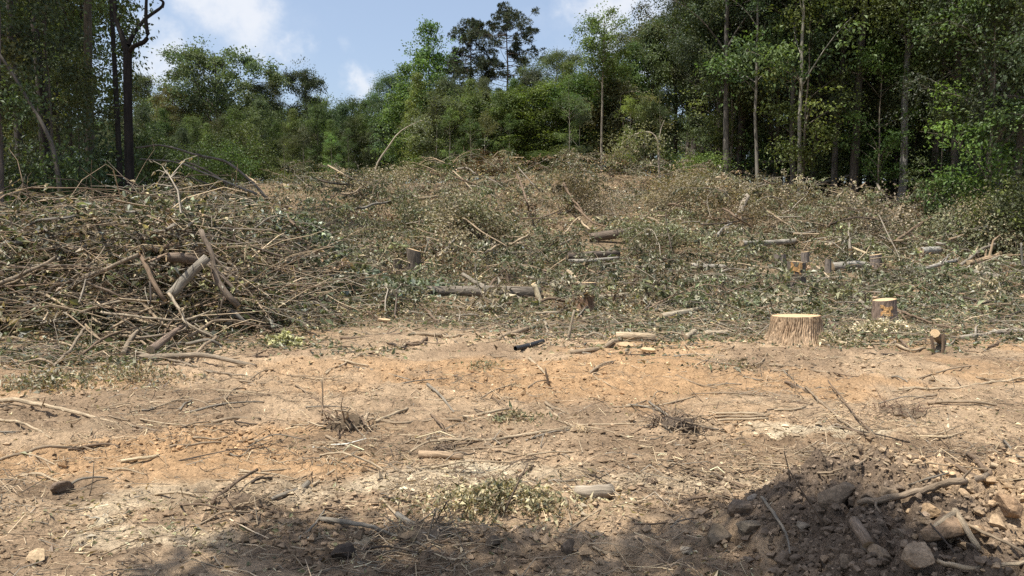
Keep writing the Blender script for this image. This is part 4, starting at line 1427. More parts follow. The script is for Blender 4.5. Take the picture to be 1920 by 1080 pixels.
def shade_tree():
    rng = np.random.default_rng(77)
    Hc = 8.5
    poly = [(300, 1075), (430, 1010), (560, 962), (650, 975), (750, 985), (860, 985), (960, 1000), (1060, 1000), (1160, 990), (1280, 965), (1390, 935), (1470, 940), (1530, 965), (1580, 1000), (1630, 1045), (1650, 1075)]
    pts = []
    for (px, py) in poly:
        g0 = hit(px, py, surf2)
        for yy in np.arange(g0[1] - .14, 1.2, -.2):
            xx = g0[0] * (.35 + .65 * yy / g0[1]) if yy < 2.5 else g0[0]
            for k in range(2):
                h = Hc + rng.uniform(-.6, .6)
                p = np.array([xx, yy, g0[2]]) + np.array([SUN.x, SUN.y, SUN.z]) / SUN.z * h + np.array([rng.normal() * .1, rng.normal() * .07, 0])
                pts.append(p)
    pts = np.array(pts)
    base = np.array([-3.2, -5.0, float(hbase(-3.2, -5.0)) - .1])
    ctr = pts.mean(0)
    top = base + np.array([.2, .3, 6.5])
    paths = [([base, (base + top) / 2, top], (.2, .14, .1))]
    for t_ in np.linspace(0, len(pts) - 1, 9).astype(int):
        paths.append(([top - np.array([0, 0, .8]), (top + pts[t_]) / 2 + np.array([0, 0, .4]), pts[t_]], (.05, .012)))
    custom_tree('overhanging_tree', 'tree behind the viewer whose limbs shade the bottom of the picture', paths, 7, (.1, .085, .07), pts, G1, 11000, .14, spread=.13)


shade_tree()


def chunk(seed, sub=3, npl=13, cut=(.36, .8), rough=.06):
    import bmesh
    rng = np.random.default_rng(seed)
    bm = bmesh.new()
    bmesh.ops.create_icosphere(bm, subdivisions=sub, radius=1)
    V = np.array([v.co for v in bm.verts])
    Fc = np.array([[v.index for v in f.verts] for f in bm.faces])
    bm.free()
    for k in range(npl):
        n = runit(1, rng)[0]
        c = rng.uniform(*cut)
        d = V @ n
        V = V - np.maximum(0, d - c)[:, None] * n * .93
    nn = fbm(V[:, 0] + V[:, 2] * 1.7 + 9, V[:, 1] - V[:, 2] * 1.3 + 5, 2.6, 4, seed)
    V = V * (1 + rough * 4 * (nn - .5))[:, None]
    V /= np.abs(V).max()
    return V, Fc


CH = []
for s_ in range(7):
    v_, f_ = chunk(500 + s_)
    CH.append(make_mesh('chunk', v_, [(f_, 0)], [M_CLOD], smooth=False))


def clod(px, py, w, label, color, sq=(1, .9, .7), group=None, name='dirt_clod', cat='dirt clod', k=0, sink=.3):
    sink = .75 if w > 26 and px > 1330 else sink
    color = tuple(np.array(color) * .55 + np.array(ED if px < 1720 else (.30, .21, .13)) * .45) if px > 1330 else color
    t = hit_t(px, py, surf_near)
    p = at_t(px, py, t)
    r = w * .5 * t / F
    return put(name, CH[k % 7], label=label, cat=cat, group=group, loc=(p[0], p[1], float(hsurf(p[0], p[1])) + r * sq[2] * (1 - sink) * .7),
               rot=(RNG.uniform(-.5, .5), RNG.uniform(-.5, .5), RNG.uniform(0, 6.28)), scale=(r * sq[0], r * sq[1], r * sq[2]), color=color)


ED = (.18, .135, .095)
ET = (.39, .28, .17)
for i, (px, py, w, lab, c, sq) in enumerate([
    (1565, 940, 88, 'big wedge-shaped grey clod crowning the left end of the dirt mound', (.24, .18, .12), (1.2, .8, .62)),
    (1762, 1000, 100, 'largest smooth brown block in the side of the dirt mound', (.30, .20, .125), (1.1, .9, .8)),
    (1690, 1006, 42, 'rounded pale clod left of the largest brown block', (.24, .185, .13), (1, 1, .8)),
    (1888, 950, 58, 'orange-brown clod near the right border on the mound', (.32, .205, .12), (1.2, .9, .75)),
    (1745, 962, 42, 'tan clod above the largest brown block', (.37, .25, .14), (1.15, .9, .8)),
    (1395, 958, 60, 'dark rooty clod at the left tip of the mound', (.17, .13, .095), (1.1, .9, .9)),
    (1400, 990, 48, 'grey clod below the dark rooty clod', (.24, .2, .14), (1.2, .9, .8)),
    (1722, 1048, 70, 'pale broken block at the lower edge below the rounded clod', (.26, .2, .14), (1.2, .9, .9)),
    (1822, 924, 46, 'flat tan clod beside the buried branch end', (.40, .29, .18), (1.3, .9, .6)),
    (1345, 1012, 60, 'mossy dark clod with splinters left of the mound', (.2, .155, .1), (1.3, .9, .8)),
    (1628, 935, 34, 'small clod just right of the big wedge-shaped clod', ED, (1, 1, .8)),
    (1665, 925, 40, 'brown clod under the near end of the buried branch', (.26, .19, .12), (1.2, .9, .7)),
    (1505, 985, 30, 'whitish crumbly clod on the left slope of the mound', (.3, .26, .2), (1, 1, .7)),
    (1555, 1000, 42, 'lumpy grey clod in the middle of the mound', ED, (1.1, .9, .8)),
    (1655, 1045, 54, 'brown block near the bottom between the pale block and the log chunk', (.28, .21, .14), (1, 1, .9)),
    (1850, 1000, 44, 'shadowed clod under the forked root', (.2, .14, .09), (1, 1, .8)),
    (1870, 985, 36, 'tan clod below the orange-brown clod', ET, (1.1, 1, .7)),
    (1475, 1050, 44, 'grey clod near the bottom border of the mound', ED, (1.1, 1, .8)),
    (1590, 1055, 46, 'dull clod at the bottom of the mound left of the brown block', (.22, .17, .12), (1, 1, .8)),
    (645, 1042, 52, 'dark black-brown clod in the shade at the bottom', (.075, .058, .045), (1.1, .9, .8)),
    (676, 1014, 38, 'smooth tan stone lying in the shade at the bottom', (.36, .28, .18), (1.3, .9, .6)),
    (1066, 1035, 36, 'dark clod with a pale top in the shade below the short log', (.14, .105, .075), (1, 1, .9)),
    (1093, 952, 18, 'small pale stone against the front of the short log', (.5, .42, .3), (1, 1, .8)),
    (1160, 920, 16, 'small tan stone right of the short log', (.46, .36, .22), (1, 1, .8)),
    (1217, 988, 14, 'tiny grey stone right of the short log at the shade edge', (.4, .36, .3), (1, 1, .8)),
    (70, 1050, 40, 'tan clod in the lower left corner', (.42, .31, .19), (1.2, .9, .7)),
    (115, 920, 44, 'dark clod on the churned dirt at lower left', (.15, .11, .08), (1.3, .9, .6)),
    (925, 1020, 34, 'dark earth lump at the shaded foot of the leaf heap', (.15, .115, .08), (1.2, 1, .7)),
    (1410, 940, 26, 'white-grey flaky stone on the mound crest', (.32, .29, .25), (1, 1, .7)),
    (1290, 1035, 30, 'pale stone at the bottom left of the mound', (.36, .3, .22), (1.2, 1, .6))]):
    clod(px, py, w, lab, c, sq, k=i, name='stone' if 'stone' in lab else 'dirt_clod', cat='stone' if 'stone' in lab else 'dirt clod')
g = np.random.default_rng(9)
for i in range(110):
    px = g.uniform(1400, 1930)
    py = g.uniform(935, 1079) if px < 1650 else g.uniform(900, 1079)
    c = np.array(ED if px < 1700 else ET) * g.uniform(.75, 1.35)
    clod(px, py, float(g.uniform(10, 27)), 'small broken clod among many on the dirt mound', tuple(c), (1.1, .95, .75), 'small clods on the dirt mound', k=i)
for i in range(60):
    px, py = g.uniform(0, 1380), g.uniform(760, 1075)
    c = gcol(np.array([hit(px, py, hbase)[0]]), np.array([hit(px, py, hbase)[1]]))[0] * g.uniform(.7, 1.1)
    clod(px, py, float(g.uniform(7, 17)), 'small clod among many on the bare dirt', tuple(c), (1.2, .95, .6), 'small clods on the bare dirt', k=i)
xs, ys = g.uniform(.95, 3.0, 8000), g.uniform(2.6, 4.7, 8000)
k_ = mound(xs, ys) > .06
xs, ys = xs[k_], ys[k_]
n = len(xs)
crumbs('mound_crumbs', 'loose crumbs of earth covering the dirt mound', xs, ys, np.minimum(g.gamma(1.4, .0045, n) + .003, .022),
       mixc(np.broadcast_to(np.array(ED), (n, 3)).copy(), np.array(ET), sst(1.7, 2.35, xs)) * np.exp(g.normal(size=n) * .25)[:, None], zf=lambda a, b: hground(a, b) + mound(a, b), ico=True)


# ------------------------------------------------------------------ stumps
def stump(px, py, wpx, hpx, label, bark=GREY, flare=.35, ridges=26, depth=.05, tilt=(0, 0), lobes=5, na=72, nz=16, patch=None, top=M_WOOD, lobe_amp=.5, notch=0):
    t = hit_t(px, py, hbase)
    p = at_t(px, py, t)
    r = wpx * .5 * t / F
    H = hpx * t / F
    rng = np.random.default_rng(int(px))
    th = np.arange(na) * 2 * math.pi / na
    zz = np.linspace(-.15, 1, nz)
    TH, ZZ = np.meshgrid(th, zz)
    fl = flare * np.exp(-np.clip(ZZ, 0, 1) * 3.2) * (1 + lobe_amp * np.cos(TH * lobes + 1.3) + .3 * np.cos(TH * 3 + .4))
    if ridges:
        ph = TH * ridges / (2 * np.pi) + 2.2 * (fbm(np.cos(TH) * 2.5 + 7, np.sin(TH) * 2.5 + ZZ * 1.5, 1.2, 3, 5) - .5) + .5 * (fbm(np.cos(TH) * 8 + 7, np.sin(TH) * 8 + ZZ * 9, 1, 2, 15) - .5)
        rd = np.abs((ph % 1) - .5) * 2
        dep = depth * (.35 + 1.1 * fbm(np.cos(TH) * 6 + 3, np.sin(TH) * 6 + ZZ * 6, 1, 3, 17))
        rr = 1 - dep * (1 - rd) ** 2 + depth * .8 * (fbm(np.cos(TH) * 9 + 20, np.sin(TH) * 9 + ZZ * 5, 1, 3, 7) - .5)
    else:
        rr = 1 + .05 * (fbm(np.cos(TH) * 4 + 20, np.sin(TH) * 4 + ZZ * 2, 1, 3, 7) - .5)
    oval = 1 + .06 * np.cos(2 * TH + rng.random() * 6)
    RR = r * oval * rr * (1 + fl)
    X, Y = RR * np.cos(TH), RR * np.sin(TH)
    Z = ZZ * H + np.clip(ZZ, 0, 1) * (tilt[0] * X + tilt[1] * Y)
    if notch:
        Z = Z + np.clip(ZZ, 0, 1) ** 6 * notch * H * np.where(X > 0, 1, -.2) * (X > .1 * r)
    V = np.stack([X, Y, Z], -1).reshape(-1, 3)
    i = np.arange(nz - 1)[:, None] * na
    j = np.arange(na)[None]
    j2 = (j + 1) % na
    Q = np.stack([i + j, i + j2, i + na + j2, i + na + j], -1).reshape(-1, 4)
    U = np.stack([RR * np.cos(TH), RR * np.sin(TH), Z], -1).reshape(-1, 3)
    root = put('tree_stump', None, label=label, cat='stump', loc=(p[0], p[1], float(hground(p[0], p[1])) - .02))
    put('bark', make_mesh('stump_bark', V, [(Q, 0)], [M_LOG], smooth=True, vec=U), root, color=bark)
    # cut top: rings inward with slight saw steps
    ring = V.reshape(nz, na, 3)[-1]
    cen = ring.mean(0)
    fr = [1.0, .97, .75, .5, .25]
    TV = np.concatenate([cen + (ring - cen) * f + np.array([0, 0, -.004 if f == 1 else rng.normal() * .006 * (r / .25)]) for f in fr] + [cen[None]])
    TQ = []
    for a in range(len(fr) - 1):
        TQ.append(np.stack([a * na + j[0], a * na + j2[0], (a + 1) * na + j2[0], (a + 1) * na + j[0]], -1))
    o = (len(fr) - 1) * na
    TT = np.stack([o + j[0], o + j2[0], np.full(na, len(fr) * na)], -1)
    tu = (TV - cen) * np.array([1, 1, 0])
    put('cut_top', make_mesh('stump_top', TV, [(np.concatenate(TQ), 0), (TT, 0)], [top], vec=tu), root)
    if patch:      # bare wood where the bark is torn off, a shell following the trunk
        (a0, a1, z0, z1, pm) = patch
        A, B = np.meshgrid(np.linspace(a0, a1, 34), np.linspace(z0, z1, 34))
        e = np.maximum(np.abs((A - (a0 + a1) / 2) / ((a1 - a0) / 2)), np.abs((B - (z0 + z1) / 2) / ((z1 - z0) / 2)))
        e = e * .8 + 2.2 * (fbm(A * 2.2, B * 5, 1.5, 4, int(px)) - .5)
        ti = np.interp(A % (2 * np.pi), np.append(th, 2 * np.pi), np.arange(na + 1))
        zi = np.interp(B, zz, np.arange(nz))
        r0 = RR[np.clip(np.round(zi).astype(int), 0, nz - 1), np.round(ti).astype(int) % na] + .012
        PX, PY = r0 * np.cos(A), r0 * np.sin(A)
        PZ = B * H + tilt[0] * PX * B + tilt[1] * PY * B
        PV = np.stack([PX, PY, PZ], -1).reshape(-1, 3)
        ii = np.arange(33)[:, None] * 34
        jj = np.arange(33)[None]
        PQ = np.stack([ii + jj, ii + jj + 1, ii + 35 + jj, ii + 34 + jj], -1).reshape(-1, 4)
        PQ = PQ[(e.reshape(-1)[PQ] < .8).all(1)]
        if len(PQ):
            put('bare_wood', make_mesh('bare_wood', PV, [(PQ, 0)], [pm], smooth=True, vec=PV), root)
    return root


AF = -math.pi / 2           # azimuth that faces the camera
stump(1490, 642, 84, 56, 'large stump with deeply ridged bark and flared base, freshly cut', (.42, .30, .19), .5, 62, .08, (.03, -.03), 5, 500, 44, lobe_amp=.45)
stump(1657, 604, 43, 46, 'stump with orange torn bark and pale chips round its foot', (.26, .19, .145), .28, 16, .06, (.12, .0), 4, patch=(AF - .75, AF + .25, .38, .85, M_WOODO), notch=.0)
stump(1492, 540, 33, 50, 'grey-brown tall stump with orange bare wood on its upper side', (.15, .125, .10), .2, 14, .05, (-.1, 0), 4, patch=(AF - .95, AF + .35, .52, .97, M_WOODO))
stump(776, 512, 25, 45, 'lone dark stump with sloping pale top in the brush right of the heap', (.17, .14, .11), .15, 12, .05, (-.3, .0), 4)
stump(1097, 580, 32, 30, 'low stump with reddish bark in front of a second stump', (.27, .17, .11), .3, 14, .07, (.05, .0), 5)
stump(1104, 556, 26, 26, 'pale brown stump just behind the low reddish stump', (.31, .24, .17), .15, 12, .04, (0, -.02), 4)
stump(1462, 503, 21, 28, 'grey stump crossed by a pale stick, left of the orange-sided stump', (.24, .2, .165), .1, 10, .04, (0, -.02))
stump(1509, 497, 14, 26, 'narrow grey stump close behind the orange-sided stump', (.24, .2, .165), .1, 9, .04, (.1, -.02))
stump(1552, 511, 12, 27, 'thin stump with bright cut top right of the orange-sided stump', (.25, .21, .17), .15, 9, .04, (0, -.02))
stump(1641, 502, 22, 26, 'grey stump with a long splinter resting on its top', (.24, .2, .17), .2, 10, .05, (.15, -.02))
stump(958, 528, 20, 20, 'low half-hidden stump in the brush above the long fallen log', (.2, .155, .115), .15, 10, .05)
stump(746, 512, 18, 28, 'short dark stump beside the lone sloping stump', (.15, .125, .10), .2, 10, .05)
stump(1022, 462, 12, 10, 'small bright orange stump top in the brush on the slope', (.3, .19, .12), .2, 8, .05, (0, -.6), top=M_WOODO)


# ------------------------------------------------------------------ logs, branches and sticks
USED = []


def end_disc(P, T, R, S=14, seed=0):
    ref = np.array([0, 0, 1.]) if abs(T[2]) < .8 else np.array([1., 0, 0])
    A = nrm(np.cross(T, ref))
    B = np.cross(T, A)
    th = np.arange(S) * 2 * math.pi / S
    rr = 1 + .04 * np.random.default_rng(seed).normal(size=S)
    ring = (A[None] * np.cos(th)[:, None] + B[None] * np.sin(th)[:, None]) * rr[:, None]
    V = np.concatenate([P + ring * R, P + ring * R * .55 + T * .002, (P + T * .003)[None]])
    U = np.concatenate([np.stack([np.cos(th), np.sin(th), 0 * th], -1) * R, np.stack([np.cos(th), np.sin(th), 0 * th], -1) * R * .55, np.zeros((1, 3))])
    j = np.arange(S)
    j2 = (j + 1) % S
    return V, np.stack([j, j2, S + j2, S + j], -1), np.stack([S + j, S + j2, np.full(S, 2 * S)], -1), U


def branch(name, label, pts, r, color=TAN, cat='branch', group=None, cut='', depth=None, lift=0.0, S=8, twigs=None, wob=.5, k=None, wood=M_WOOD, base='surf', rough=.06, leafy=0, leafcol=OLIVE):
    """pts: (px, py) along it, or (px, py, metres nearer than what lies under it); r: radius in photo px at both ends; depth: 'first'/'last' keeps that end's distance"""
    pp_ = np.array([q[:2] for q in pts], float)
    fn = surf_near if pp_[:, 1].mean() > 705 else surf2 if base == 'surf' else hbase
    hits = np.array([hit_t(q[0], q[1], fn) for q in pp_])
    near = np.array([q[2] if len(q) > 2 else 0.0 for q in pts])
    cum = np.concatenate([[0], np.cumsum(np.linalg.norm(np.diff(pp_, axis=0), axis=1))])
    cum /= cum[-1]
    if depth == 'first':
        ts = np.full(len(pts), hits[0])
    elif depth == 'last':
        ts = np.full(len(pts), hits[-1])
    elif isinstance(depth, (int, float)):
        ts = np.full(len(pts), float(depth))
    else:
        lin = hits[0] + (hits[-1] - hits[0]) * cum
        ts = np.clip(lin, hits * .94 - .1, hits)
    ts = ts - near
    r0, r1 = (r, r) if not hasattr(r, '__len__') else r
    P = np.array([at_t(q[0], q[1], t) for q, t in zip(pp_, ts)])
    rm = np.array([r0 * ts[0] / F, r1 * ts[-1] / F])
    if depth is None:
        P[:, 2] += (rm[0] + (rm[1] - rm[0]) * cum) * (.55 if name == 'log' and pp_[0, 1] < 600 else .8) + lift
    L_ = np.linalg.norm(np.diff(P, axis=0), axis=1).sum()
    k = k or int(np.clip(L_ / max(rm.mean() * 4, .03), 7, 30))
    sd = (abs(hash((round(pp_[0, 0]), round(pp_[0, 1]), round(pp_[-1, 0])))) % 100000)
    rng = np.random.default_rng(sd)
    C = spline(P, k)
    wv = rng.normal(size=(k, 3)) * rm.mean() * wob
    wv = (wv + np.roll(wv, 1, 0) + np.roll(wv, -1, 0)) / 2
    wv[0] = wv[-1] = 0
    C = C + wv
    R = np.linspace(rm[0], rm[1], k) * (1 + rough * (.3 if name == 'log' else 1.0) * rng.normal(size=k).clip(-1.5, 1.5))
    V, Q, U = tubes(C[None], R[None], S)
    nn = fbm(U[:, 0] * 40 + 3, U[:, 2] * 9 + U[:, 1] * 40, 1.0, 2, sd % 97)
    ctr = np.repeat(C, S, 0)
    V = ctr + (V - ctr) * (1 + (.1 if name == 'log' else .22) * (nn - .5))[:, None]
    Vs, Qs, Us, off = [V], [Q], [U], len(V)
    ntw = twigs if twigs is not None else int(np.clip(L_ * 1.6, 0, 5))
    for a in range(ntw):
        i = int(rng.integers(1, k - 1))
        T = nrm(C[min(i + 1, k - 1)] - C[i - 1])
        dv = nrm(rng.normal(size=3) * np.array([1, .7, .7]) + T * .9)
        if base == 'surf' and depth is None:
            dv[2] = abs(dv[2]) * .6
        l = R[i] * rng.uniform(4, 16) + .03
        tp = np.stack([C[i], C[i] + dv * l * .5 + rng.normal(size=3) * l * .08, C[i] + dv * l])
        v, q, u = tubes(tp[None], (R[i] * np.array([.5, .36, .18]))[None], 5)
        Vs.append(v); Qs.append(q + off); Us.append(u); off += len(v)
    capf = [np.arange(S)[::-1][None], (np.arange(S) + (k - 1) * S)[None]]
    o0 = C[0].copy()
    T0, T1 = nrm(C[0] - C[1]), nrm(C[-1] - C[-2])
    big = max(rm[0] * F / ts[0], rm[1] * F / ts[-1]) >= 4
    faces = [(np.concatenate(Qs), 0)]
    part = cut and big
    faces.append((np.concatenate(capf), 1))
    me = make_mesh(name, np.concatenate(Vs) - o0, faces, [M_BARK if max(rm) < .05 else M_LOG, wood], smooth=(0,), vec=np.concatenate(Us))
    o = put(name, me, label=label, cat=cat, group=group, loc=tuple(o0), color=color)
    if part:
        for e, Pe, Te, Re in (('a', C[0], T0, R[0]), ('b', C[-1], T1, R[-1])):
            if e in cut:
                dv, dq, dt, du = end_disc(Pe + Te * .004 - o0, Te, Re * 1.0, 14, sd)
                put('cut_face', make_mesh('cut_face', dv, [(dq, 0), (dt, 0)], [wood], vec=du), o)
    if leafy:
        n = leafy
        i = rng.integers(k // 3, k, n)
        pos = C[i] - o0 + rng.normal(size=(n, 3)) * .16
        lv, lq = leaves(pos, runit(n, rng), nrm(rng.normal(size=(n, 3)) + np.array([0, 0, .7])), rng.uniform(.05, .11, n), rng.uniform(.03, .07, n))
        put('leaves', make_mesh('leaves', lv, [(lq, 0)], [M_DRY], col=pal(n, [leafcol, OLIVE, DRYT], [3, 1, 1], .3)), o)
    USED.append((pp_.mean(0)[0], pp_.mean(0)[1]))
    return o


